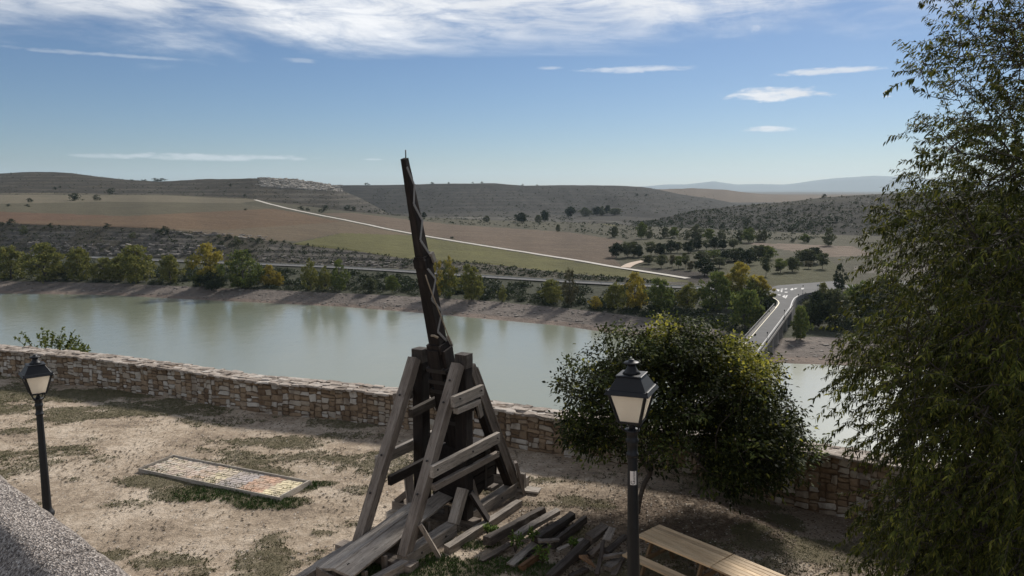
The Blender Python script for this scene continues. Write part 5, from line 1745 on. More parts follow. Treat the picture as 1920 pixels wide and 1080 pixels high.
POP = [(0, .18), (.12, .40), (.35, .5), (.6, .42), (.85, .25), (1, .06)]
SLIM = [(0, .2), (.2, .42), (.5, .5), (.8, .32), (1, .05)]
ROUND = [(0, .25), (.2, .46), (.5, .5), (.8, .36), (1, .1)]
VASE = [(0, .12), (.3, .36), (.6, .5), (.85, .42), (1, .16)]
SHRUB = [(0, .42), (.3, .5), (.65, .42), (1, .12)]
UNITS = {
    'poplar': [(crown_unit('crown', POP, 95, 5200, .052, 10 + i, .085, .06), trunk_unit('trunk', 20 + i)) for i in range(4)],
    'slim': [(crown_unit('crown', SLIM, 64, 3400, .052, 30 + i, .085, .06), trunk_unit('trunk', 40 + i)) for i in range(2)],
    'round': [(crown_unit('crown', ROUND, 46, 2600, .085, 50 + i, .15, .16), trunk_unit('trunk', 60 + i, .7, .035, 6, .16)) for i in range(3)],
    'vase': [(crown_unit('crown', VASE, 40, 2000, .08, 70 + i, .14, .22), trunk_unit('trunk', 80 + i, .7, .03, 6, .2)) for i in range(3)],
    'shrub': [(crown_unit('crown', SHRUB, 24, 500, .12, 90 + i, .2, .02), None) for i in range(3)],
}
cnt = [0]
def tree_at(p, h, w, shape, leaf, label, name, cat, group, rot=None):
    cnt[0] += 1
    rnd = random.Random(cnt[0])
    cme, tme = UNITS[shape][rnd.randrange(len(UNITS[shape]))]
    rz = rnd.uniform(0, 6.28)
    if tme is None:
        o = bpy.data.objects.new(name, cme); C.objects.link(o)
        cr = o
    else:
        o = empty(name, p)
        cr = bpy.data.objects.new('crown', cme); C.objects.link(cr); cr.parent = o
        tr_ = bpy.data.objects.new('trunk', tme); C.objects.link(tr_); tr_.parent = o
    if len(cme.materials) == 0:
        cme.materials.append(LEAF['green'])
    cr.material_slots[0].link = 'OBJECT'
    cr.material_slots[0].material = LEAF[leaf]
    o.location = p; o.rotation_euler = (0, 0, rz); o.scale = (w, w, h)
    tag(o, label, cat, group)
    return o

def px_tree(x, top, base, wpx, shape, leaf, label, name='poplar_tree', cat='tree', group=None, ground=True):
    p = at_px(x, base)
    dep_ = p.y * math.cos(TH) + (H - p.z) * math.sin(TH)
    h = (base - top) / F * dep_
    w = wpx / F * dep_
    p.z -= .02 * h
    return tree_at(p, h * 1.03, w * 1.1, shape, leaf, label, name, cat, group)

G1 = 'trees lining the far shore of the reservoir'
shore = [
    (21, 458, 524, 56, 'poplar', 'yelgreen', 'broad yellow green tree on the far shore at the left photo edge'),
    (84, 452, 527, 76, 'poplar', 'yelgreen', 'tallest wide yellow green tree near the left end of the far shore'),
    (128, 492, 524, 34, 'poplar', 'olive', 'low olive tree squeezed between two tall yellow green trees at left'),
    (151, 461, 526, 48, 'poplar', 'yelgreen', 'upright yellow green tree third along the far shore from the left'),
    (197, 481, 526, 42, 'poplar', 'yelgreen', 'rounded yellow green tree at the left of the wide shore clump'),
    (226, 474, 527, 46, 'poplar', 'yelgreen', 'yellow green tree in the middle of the wide shore clump'),
    (258, 457, 530, 68, 'poplar', 'yelgreen', 'tall yellowish tree at the right of the wide shore clump'),
    (320, 475, 531, 40, 'poplar', 'yelgreen', 'small separate oval tree standing alone on the left far shore'),
    (388, 456, 538, 74, 'poplar', 'mixed', 'big dark green tree with yellow patches on the left far shore'),
    (397, 510, 545, 44, 'round', 'dark', 'low dark bushy tree in front of the yellow patched tree'),
    (457, 468, 541, 64, 'poplar', 'green', 'large green tree right of the yellow patched tree'),
    (505, 496, 536, 30, 'poplar', 'yellow', 'bright yellow little tree on the far shore'),
    (521, 512, 536, 22, 'poplar', 'yellow', 'tiny bright yellow sapling beside the bright yellow little tree'),
    (583, 485, 545, 34, 'slim', 'yelgreen', 'slim yellow green tree left of the trebuchet arm'),
    (610, 499, 545, 30, 'slim', 'yelgreen', 'short yellow green tree next to the slim one left of the arm'),
    (637, 483, 546, 34, 'slim', 'green', 'slim green tree nearest to the arm among the three on its left'),
    (818, 484, 556, 30, 'slim', 'yellow', 'golden poplar just right of the trebuchet arm'),
    (841, 482, 558, 34, 'slim', 'mixed', 'tall poplar with golden top right of the arm'),
    (884, 492, 563, 44, 'poplar', 'yelgreen', 'yellow green poplar standing alone right of the golden pair'),
    (696, 522, 548, 22, 'round', 'olive', 'small olive tree among dark bushes left of the arm base'),
    (735, 518, 550, 20, 'round', 'green', 'small green tree among dark bushes close to the arm'),
    (942, 535, 566, 16, 'slim', 'yelgreen', 'little yellow green sapling among dark bushes in the middle of the shore'),
    (1034, 522, 569, 44, 'poplar', 'yelgreen', 'yellow green tree left of the slender grey poplar'),
    (1067, 500, 572, 27, 'slim', 'grey', 'slender thin leaved grey poplar in the middle of the far shore'),
    (1117, 555, 580, 22, 'poplar', 'yellow', 'small yellow tree just above the round tree'),
    (1154, 528, 580, 42, 'poplar', 'yelgreen', 'yellow green tree left of the golden tree above the round tree'),
    (1190, 510, 580, 42, 'poplar', 'yellow', 'golden tree on the shore above the round tree'),
    (1238, 518, 583, 50, 'poplar', 'green', 'dense green tree right of the golden tree'),
    (1289, 528, 580, 42, 'poplar', 'yelgreen', 'yellowing tree between the dense green tree and the big clump'),
    (1343, 506, 583, 56, 'poplar', 'green', 'green tree at the left of the big clump by the bridge'),
    (1387, 489, 574, 66, 'poplar', 'mixed', 'tallest tree with golden crown in the clump by the bridge'),
    (1424, 514, 574, 42, 'poplar', 'mixed', 'yellowing tree at the right of the clump by the bridge'),
    (1396, 545, 618, 54, 'round', 'green', 'grey green tree in front of the clump left of the bridge'),
    (1436, 560, 596, 30, 'round', 'dark', 'dark bush tree hugging the left side of the bridge end'),
    (1500, 570, 637, 34, 'poplar', 'green', 'slim green tree right of the bridge piers'),
    (1535, 548, 612, 44, 'round', 'dark', 'dark green tree behind the slim one right of the bridge'),
    (1566, 545, 615, 54, 'round', 'olive', 'olive tree right of the bridge partly behind the overhanging branches'),
    (1574, 492, 545, 26, 'slim', 'dark', 'dark narrow upright tree beside the junction'),
    (1543, 528, 556, 18, 'poplar', 'yelgreen', 'small yellowish tree right of the round road sign'),
    (1612, 530, 600, 60, 'round', 'green', 'green tree behind the overhanging branches right of the junction'),
    (1660, 520, 610, 70, 'round', 'olive', 'large olive tree farthest right beyond the overhanging branches'),
    (1520, 562, 600, 34, 'round', 'olive', 'bushy olive tree below the junction\'s right corner'),
]
for (x, tp_, bs_, w, sh, lf, lb) in shore:
    px_tree(x, tp_, bs_, w, sh, lf, lb, 'poplar_tree' if sh in ('poplar', 'slim') else 'broadleaf_tree', 'tree', G1)

Z7 = lambda r: (1180 + r[0] * .3518, 300 + r[1] * .3518, 300 + r[2] * .3518, r[3] * .3518)
Z6 = lambda r: (640 + r[0] * .3518, 300 + r[1] * .3518, 300 + r[2] * .3518, r[3] * .3518)
Z5 = lambda r: (r[0] * .3518, 300 + r[1] * .3518, 300 + r[2] * .3518, r[3] * .3518)
def row_of(rows, conv, shapes, leaves, phrase, group, name='broadleaf_tree', cat='tree'):
    rows = sorted([conv(r) for r in rows])
    for i, (x, t_, b_, w) in enumerate(rows):
        px_tree(x, t_, b_, w, shapes[i % len(shapes)], leaves[i % len(leaves)], phrase % ORD[i], name, cat, group)
row_of([(100, 510, 555, 55), (170, 510, 575, 65), (228, 510, 570, 40), (262, 515, 580, 45), (298, 500, 575, 40), (325, 540, 590, 35), (480, 520, 575, 80), (728, 510, 620, 55), (805, 530, 600, 60), (870, 520, 595, 70), (955, 540, 580, 50), (1030, 500, 580, 60), (790, 570, 600, 30)],
       Z7, ['round', 'vase', 'vase', 'vase', 'vase'], ['olive', 'olive', 'grey', 'green', 'olive', 'grey'], 'small olive green tree, %s from left in the nearest park row beyond the junction', 'front row of park trees')
px_tree(*Z7((400, 525, 615, 95)), 'round', 'dark', 'very dark dense conifer like tree left of the golden crown by the bridge', 'conifer_tree', 'tree')
row_of([(380, 490, 540, 70), (450, 480, 530, 90), (510, 485, 545, 70), (560, 475, 540, 90), (625, 480, 560, 80), (690, 455, 525, 90), (740, 460, 530, 70), (945, 480, 555, 95), (985, 470, 550, 70), (915, 490, 545, 50), (590, 470, 540, 60)],
       Z7, ['round'], ['olive', 'green', 'dark', 'olive', 'dark', 'dark'], 'rounded green tree, %s from left in the middle park row beyond the junction', 'middle row of park trees')
row_of([(-70, 445, 520, 70), (-8, 438, 520, 66), (20, 440, 515, 60), (50, 460, 520, 50), (115, 440, 510, 60), (165, 445, 510, 60), (220, 430, 495, 70), (255, 440, 495, 50), (315, 435, 495, 60), (360, 415, 480, 55), (410, 430, 480, 45), (455, 415, 480, 55), (497, 425, 475, 45), (555, 420, 475, 60)],
       Z7, ['round', 'vase', 'round'], ['dark', 'olive', 'dark'], 'dark rounded tree, %s from left in the rear row of the park', 'rear row of park trees')
row_of([(-80, 350, 412, 45), (65, 335, 420, 45), (105, 350, 420, 40), (190, 355, 415, 45), (238, 360, 415, 45), (310, 380, 420, 30), (360, 345, 420, 75), (425, 370, 430, 45), (490, 370, 430, 50), (590, 370, 435, 45), (637, 365, 440, 65), (690, 370, 435, 40), (718, 370, 435, 34), (935, 395, 440, 40), (1062, 355, 457, 60)],
       Z7, ['poplar', 'round', 'slim'], ['olive', 'green', 'olive'], 'pale green upright tree, %s from left at the foot of the right hill', 'trees at the foot of the right hill')
row_of([(775, 295, 330, 35), (960, 283, 335, 60), (1050, 290, 335, 40), (1085, 270, 330, 40), (1220, 250, 307, 50), (1300, 250, 301, 60), (1360, 250, 297, 44), (1392, 245, 294, 40), (1420, 244, 293, 30), (1460, 255, 291, 70), (1155, 340, 382, 25), (440, 280, 312, 22)],
       Z6, ['round', 'poplar'], ['dark', 'olive'], 'distant dark tree, %s from left in the valley below the far plateau', 'distant valley trees')
row_of([(292, 143, 157, 18), (400, 178, 217, 60), (515, 185, 215, 30), (535, 203, 215, 12), (593, 150, 180, 35), (828, 95, 112, 28), (867, 93, 108, 42), (160, 203, 225, 28), (45, 235, 247, 24), (145, 236, 250, 26), (775, 104, 112, 16), (705, 104, 111, 18), (757, 104, 111, 12), (60, 66, 78, 6), (320, 140, 148, 12)],
       Z5, ['shrub'], ['dark'], 'dark round bush, %s from left on the left hill above the fields', 'bushes on the left hill', 'hill_bush', 'bush')
row_of([(62, 315, 342, 40), (268, 338, 366, 30), (572, 338, 361, 34), (876, 355, 399, 46), (1168, 397, 418, 28), (1217, 397, 422, 34), (1265, 405, 447, 38), (1177, 433, 460, 30), (1383, 415, 442, 38), (1448, 420, 437, 16), (1514, 427, 442, 20), (705, 385, 416, 40), (125, 350, 396, 40), (8, 330, 350, 26), (840, 370, 390, 30), (1320, 470, 500, 40)],
       Z5, ['shrub'], ['dark', 'dark', 'olive'], 'dark bush, %s from left along the rocky scarp behind the shore trees', 'bushes on the rocky scarp', 'scarp_bush', 'bush')
row_of([(1229, 127, 142, 16), (1305, 180, 193, 14), (1603, 247, 266, 30), (1737, 243, 273, 38), (1710, 262, 281, 24), (1640, 255, 270, 20), (1309, 258, 268, 14), (1855, 240, 268, 34), (1885, 248, 272, 28), (1970, 268, 279, 20)],
       Z5, ['shrub'], ['dark'], 'dark bush, %s from left on the slope under the cliff topped hill', 'bushes under the cliff topped hill', 'slope_bush', 'bush')
row_of([(137, 122, 135, 24), (485, 118, 129, 20), (572, 118, 127, 12), (700, 117, 126, 10), (750, 115, 124, 14), (966, 128, 138, 10), (1044, 130, 139, 10), (1575, 178, 192, 16), (1625, 180, 191, 12), (590, 408, 420, 22)],
       Z6, ['shrub'], ['dark'], 'tiny dark bush, %s from left along the far plateau', 'bushes on the far plateau', 'plateau_bush', 'bush')
row_of([(1040, 183, 203, 26), (752, 245, 260, 18), (853, 258, 284, 30), (497, 335, 367, 35), (630, 310, 332, 30), (860, 350, 376, 36), (265, 300, 312, 16), (345, 268, 280, 16), (470, 262, 274, 14), (520, 248, 258, 14), (680, 345, 365, 26), (760, 330, 352, 24), (960, 330, 355, 30), (1100, 300, 330, 30), (165, 340, 354, 24), (270, 348, 364, 30), (950, 415, 440, 30), (870, 418, 440, 26)],
       Z7, ['shrub'], ['dark'], 'dark bush, %s from left on the scrubby right hill', 'bushes on the right hill', 'hill_bush', 'bush')

# ---- uncountable scrub: undergrowth along the shore and heath on the hills
def scrub_mesh(pts, sizes, nper, lsz, seed):
    rs = np.random.RandomState(seed)
    n = len(pts)
    k = np.repeat(np.arange(n), nper)
    off = rs.normal(0, 1, (len(k), 3)); off /= np.linalg.norm(off, axis=1)[:, None]
    off[:, 2] = np.abs(off[:, 2])
    off *= (rs.rand(len(k)) ** .45)[:, None]
    s = np.asarray(sizes)[k][:, None]
    P = np.asarray(pts)[k] + off * s * np.array((1, 1, .85))
    global RS
    old = RS; RS = rs
    V, Fq = leaf_quads(P, off + rs.normal(0, .4, off.shape), np.asarray(sizes)[k] * lsz * rs.uniform(.6, 1.3, len(k)), .75)
    RS = old
    return npmesh('scrub', V, [Fq])
rs = np.random.RandomState(77)
pts, sz = [], []
for i in range(520):
    x = rs.uniform(340, 1470) if i < 430 else rs.uniform(0, 360)
    lo, hi = ip(x, BANK) - 10, ip(x, ROAD) + 12
    y = lo - (lo - hi) * rs.rand() ** 1.2
    p = at_px(x, y); pts.append(p); sz.append(rs.uniform(1.4, 3.4))
for i in range(420):
    x = rs.uniform(-20, 1420)
    y = ip(x, BANK) - rs.uniform(0, 11)
    p = at_px(x, y); pts.append(p); sz.append(rs.uniform(.7, 1.9))
for i in range(60):
    x = rs.uniform(1480, 1720); y = rs.uniform(560, 622)
    p = at_px(x, y); pts.append(p); sz.append(rs.uniform(1.4, 3.2))
tag(link('undergrowth', scrub_mesh(pts, sz, 90, .30, 5), None, LEAF['dark']), 'dark tangled undergrowth between the shore trees and the lakeside road', 'undergrowth', kind='stuff')
pts, sz = [], []
for i in range(1500):
    x = rs.uniform(-30, 1250)
    lo, hi = ip(x, ROAD) - 4, ip(x, F5y) + 2
    if lo - hi < 6 and rs.rand() < .6: continue
    y = lo - (lo - hi) * rs.rand()
    p = at_px(x, y); pts.append(p); sz.append(rs.uniform(.4, 1.3))
for i in range(2400):
    x = rs.uniform(1190, 1990)
    lo, hi = ip(x, F6y), ip(x, F7y)
    y = lo - (lo - hi) * rs.rand() ** .8
    p = at_px(x, y + .5); pts.append(p); sz.append(rs.uniform(.5, 1.7))
for i in range(1500):
    x = rs.uniform(760, 1560); y = rs.uniform(404, 450)
    if y > ip(x, [(760, 412), (850, 420), (1062, 433), (1170, 449), (1600, 452)]): continue
    if 1090 < x < 1300 and y > 394 and y < 416 and rs.rand() < .9: continue
    p = at_px(x, y); pts.append(p); sz.append(rs.uniform(.6, 2.0))
for i in range(900):
    x = rs.uniform(-30, 760); y = ip(x, F6y) - (ip(x, F6y) - ip(x, F7y)) * rs.rand()
    p = at_px(x, y + .3); pts.append(p); sz.append(rs.uniform(.4, 1.3))
for i in range(1300):
    x = rs.uniform(700, 1340); y = rs.uniform(352, 402)
    p = at_px(x, y); pts.append(p); sz.append(rs.uniform(.6, 1.8))
tag(link('heath', scrub_mesh(pts, sz, 12, .75, 6), None, LEAF['dark']), 'low dark heath and scrub dotted over the hillsides', 'scrub', kind='stuff')

# ---- rock faces
def outcrop(name, line, hgt_px, block, n, label, seed, mat):
    """a broken face of blocks along a photo line (x, y of its foot)"""
    r = random.Random(seed)
    VV, FF, k0 = [], {}, 0
    org = None
    for i in range(n):
        t = i / (n - 1)
        x = line[0][0] + (line[-1][0] - line[0][0]) * t + r.uniform(-3, 3)
        y = np.interp(x, [q_[0] for q_ in line], [q_[1] for q_ in line])
        hp = hgt_px * r.random()
        p = at_px(x, y - hp)
        if org is None: org = p.copy()
        s = block * r.uniform(.45, 1.3)
        M_ = Matrix.LocRotScale(p - org + Vector((0, 0, -s * .12)), Euler((r.uniform(-.2, .2), r.uniform(-.2, .2), r.uniform(-.5, .5))), Vector((s * r.uniform(1.0, 2.4), s * r.uniform(.8, 1.2), s * r.uniform(.6, 1.1))))
        me = r.choice(protos)
        for v_ in me.vertices: VV.append(tuple(M_ @ v_.co))
        for p_ in me.polygons: FF.setdefault(len(p_.vertices), []).append([i_ + k0 for i_ in p_.vertices])
        k0 += len(me.vertices)
    me = npmesh(name, VV, [np.array(f_) for f_ in FF.values()])
    o = link(name, me, None, mat); o.location = org
    tag(o, label, 'rock face', kind='stuff')
m, nb, bs, out = newmat('grey_limestone')
v = coords(nb, 'Object')
geo = nb.n('ShaderNodeNewGeometry')
n1 = nb.noise(v, .6, 6, .7)
cl = nb.ramp(nb.m('ADD', nb.m('MULTIPLY', n1, .7), nb.m('MULTIPLY', geo.outputs['Random Per Island'], .3)), [(.3, (.07, .06, .05)), (.55, (.17, .15, .128)), (.8, (.27, .245, .21))])
nb.set(bs.inputs['Base Color'], cl); bs.inputs['Roughness'].default_value = .95
bump(nb, bs, n1, .8, .4)
MAT['limestone'] = m
m_cliff = mat_simple('pale_cliff', (.27, .245, .21), .95, 0, .45, .12, .4)
outcrop('rock_face', [(170, 478), (250, 480), (420, 482)], 22, 1.9, 190, 'grey broken rock face above the road behind the left shore trees', 1, m)
outcrop('rock_face', [(60, 466), (180, 474)], 14, 1.8, 60, 'small grey rock face at the far left behind the shore trees', 2, m)
outcrop('rock_face', [(485, 492), (640, 500), (765, 505)], 14, 1.5, 150, 'low grey rock band above the road left of the trebuchet arm', 3, m)
outcrop('rock_face', [(300, 440), (420, 445), (500, 452)], 8, 1.5, 60, 'scattered pale rocks along the lower edge of the brown field', 4, m)
outcrop('cliff', [(488, 350), (540, 354), (600, 357), (640, 359)], 18, 3.4, 800, 'pale limestone cliff capping the hill in the left distance', 5, m_cliff)
# stones on the dry shore
pts = []
rs = np.random.RandomState(5)
VV, FF, k0 = [], {}, 0
rr_ = random.Random(9)
for i in range(900):
    x = rs.uniform(-20, 1560)
    lo, hi = ip(x, SHORE), ip(x, BANK)
    y = lo - (lo - hi) * rs.uniform(.08, 1)
    p = at_px(x, y)
    s = rr_.uniform(.25, 1.1) * (1.3 if rr_.random() < .1 else .8)
    M_ = Matrix.LocRotScale(p, Euler((0, 0, rr_.uniform(0, 3))), Vector((s * 1.5, s, s * .45)))
    me = rr_.choice(protos)
    for v_ in me.vertices: VV.append(tuple(M_ @ v_.co))
    for p_ in me.polygons: FF.setdefault(len(p_.vertices), []).append([i_ + k0 for i_ in p_.vertices])
    k0 += len(me.vertices)
me = npmesh('shore_stones', VV, [np.array(f_) for f_ in FF.values()])
tag(link('shore_stones', me, None, MAT['limestone']), 'loose grey stones scattered on the dry reservoir shore', 'stones', kind='stuff')

# ================================================================ THE TWO NEAR TREES
def grow(trunk_pts, att, seed, step=.3, droop=.0):
    """branches grown from the trunk to every attraction point; returns nodes, parents, tips"""
    rs = np.random.RandomState(seed)
    N = [np.array(p, float) for p in trunk_pts]
    par_ = [-1] + list(range(len(trunk_pts) - 1))
    tips = []
    base = N[-1]
    order = np.argsort(np.linalg.norm(att - base, axis=1))
    arr = np.zeros((60000, 3)); cnt_ = len(N); arr[:cnt_] = N
    depth = np.zeros(60000); depth[:cnt_] = np.linspace(0, 1, cnt_)
    for k in order:
        p = att[k]
        d = np.linalg.norm(arr[1:cnt_] - p, axis=1)
        up_pen = np.clip(arr[1:cnt_, 2] - p[2] - .2, 0, None) * .25
        j = int(np.argmin(d + up_pen + depth[1:cnt_] * .012)) + 1
        q0 = arr[j].copy()
        L = np.linalg.norm(p - q0)
        n = max(1, int(L / step))
        prev = j
        bow = rs.normal(0, .07, 3) * L + np.array((0, 0, .10 * L))
        for i in range(1, n + 1):
            t = i / n
            c = q0 + (p - q0) * t + bow * math.sin(math.pi * t) + (rs.normal(0, .02, 3) if i < n else 0)
            if cnt_ >= 59990: break
            arr[cnt_] = c; par_.append(prev); depth[cnt_] = depth[prev] + 1
            prev = cnt_; cnt_ += 1
        tips.append(prev)
    return arr[:cnt_], np.array(par_), np.array(tips)

def branch_mesh(name, N, par_, r_tip, expo, r_trunk, ntrunk):
    n = len(N)
    w = np.zeros(n)
    has = np.zeros(n, bool)
    for i in range(1, n):
        has[par_[i]] = True
    w[~has] = 1
    for i in range(n - 1, 0, -1):
        w[par_[i]] += w[i]
    rad = r_tip * w ** expo
    rad = np.minimum(rad, r_trunk * 1.6)
    ch = np.arange(1, n); pa_ = par_[1:]
    a, b_ = N[pa_], N[ch]
    d = b_ - a
    d /= np.linalg.norm(d, axis=1)[:, None] + 1e-9
    ref = np.where(np.abs(d[:, 2:3]) > .9, np.array([[1., 0, 0]]), np.array([[0, 0, 1.]]))
    s = np.cross(d, ref); s /= np.linalg.norm(s, axis=1)[:, None] + 1e-9
    u_ = np.cross(d, s)
    k = 6
    V = []
    ra = np.minimum(rad[pa_], rad[ch] * 1.5); rb2 = rad[ch]
    for q_, rr in ((a, ra), (b_ + d * .01, rb2)):
        for j in range(k):
            an = 2 * math.pi * j / k
            V.append(q_ + (s * math.cos(an) + u_ * math.sin(an)) * rr[:, None])
    V = np.stack(V, 1).reshape(-1, 3)
    i0 = np.arange(len(ch))[:, None] * (2 * k)
    Fq = np.concatenate([i0 + np.array([[j, (j + 1) % k, k + (j + 1) % k, k + j]]) for j in range(k)])
    return npmesh(name, V, [Fq], True), rad

def long_leaves(P, D, L, wid, sag, rs):
    """narrow pointed leaves: six-point blades folded along the middle and hanging at the tip"""
    n = len(P)
    d = D / (np.linalg.norm(D, axis=1)[:, None] + 1e-9)
    r = rs.normal(0, 1, (n, 3)) * .5 + np.array((0, 0, 1.0))
    s = np.cross(d, r); s /= np.linalg.norm(s, axis=1)[:, None] + 1e-9
    up = np.cross(s, d)
    L = L[:, None]
    dn = np.array((0, 0, -1.0))
    w = L * wid
    p1 = P + d * L * .35 + dn * L * sag * .1
    p2 = P + d * L * .7 + dn * L * sag * .4
    tip = P + d * L + dn * L * sag
    V = np.stack([P, p1 + s * w * .5, p1 - s * w * .5, p2 + s * w * .38 + up * w * .1, p2 - s * w * .38 + up * w * .1, tip], 1).reshape(-1, 3)
    i = np.arange(n)[:, None] * 6
    return V, i + np.array([[0, 1, 2]]), i + np.array([[1, 3, 4, 2]]), i + np.array([[3, 5, 4]])

# -- round tree by the wall
def make_round_tree():
    rs = np.random.RandomState(21)
    base = at(1196, 962, 0.0)
    b0 = np.array((base.x, base.y, gz(base.x, base.y) - .08))
    root = empty('round_tree', tuple(b0))
    tag(root, 'dense dark green round tree between the near lamp and the stone wall', 'tree')
    trunk = [(0, 0, 0), (.02, .02, .25), (.06, .03, .5), (.14, .05, .8), (.30, .10, 1.05)]
    lobes = [((1.25, .25, 2.75), (2.6, 2.2, 1.75), 430), ((2.6, .1, 1.9), (1.7, 1.7, 1.15), 190), ((-.75, .2, 3.1), (1.35, 1.4, 1.25), 150), ((.3, .2, 4.2), (1.3, 1.2, .95), 110), ((1.35, .0, 4.0), (1.2, 1.3, .95), 110), ((1.9, .0, 1.25), (1.0, 1.2, .75), 70), ((2.3, .3, 3.3), (1.3, 1.3, 1.2), 110), ((-1.1, .1, 2.2), (.75, .9, .6), 40), ((3.35, .1, 1.75), (.8, 1.0, .8), 50)]
    A_ = []
    for c, r_, n in lobes:
        q = rs.normal(0, 1, (n, 3)); q /= np.linalg.norm(q, axis=1)[:, None]
        q *= (rs.rand(n) ** .38)[:, None]
        A_.append(np.array(c) + q * np.array(r_))
    A_ = np.concatenate(A_)
    A_ = A_[A_[:, 2] > .75]
    A_ = A_[~((A_[:, 0] < 1.0) & (A_[:, 2] < 1.45))]
    hol = fbm(A_[:, 0] / 1.1 + 3, A_[:, 2] / 1.0 + A_[:, 1] * .4, 5, 2)
    A_ = A_[hol > .29]
    N, pr, tips = grow(trunk, A_, 4, .22)
    me, rad = branch_mesh('limbs', N, pr, .005, .42, .15, 5)
    me.materials.append(MAT['bark'])
    tr_ = link('trunk', me, root)
    nl = 58
    T = N[tips]; Dp = T - N[pr[tips]]
    k = np.repeat(np.arange(len(T)), nl)
    off = rs.normal(0, .145, (len(k), 3)) * np.array((1, 1, .75))
    tone_t = np.exp(rs.normal(0, .45, len(T)))
    P = T[k] + off
    D = Dp[k] * 2 + off * 2.2 + rs.normal(0, .35, (len(k), 3)) + np.array((0, 0, -.1))
    s = rs.uniform(.07, .125, len(k))
    yel = 1 - sstep(np.linalg.norm((P - np.array((2.55, .1, 3.9))) / np.array((1.2, 1.6, .9)), axis=1), .45, 1.1)
    yel = np.maximum(yel, 1 - sstep(np.linalg.norm((P - np.array((.5, .2, 4.75))) / np.array((.5, .9, .55)), axis=1), .4, 1.1))
    pick = rs.rand(len(k)) < np.maximum(yel * .9, .03)
    V, f1_, f2_, f3_ = long_leaves(P[~pick], D[~pick], s[~pick], .5, .25, rs)
    me = npmesh('crown', V, [f1_, f2_, f3_])
    vattr(me, 'tone', np.repeat(tone_t[k][~pick], 6))
    link('crown', me, root, mat_leaf('round_tree_leaf', (.016, .023, .008), (.040, .051, .015), (.08, .09, .024), .18, rough=.7, tone=True))
    V, f1_, f2_, f3_ = long_leaves(P[pick], D[pick], s[pick], .5, .25, rs)
    o = link('yellowing_foliage', npmesh('yellowing_foliage', V, [f1_, f2_, f3_]), root, mat_leaf('round_tree_yellow_leaf', (.12, .13, .02), (.26, .26, .04), (.38, .34, .06), .5))
    o['label'] = 'yellowing leaves at the upper right of the crown'
make_round_tree()

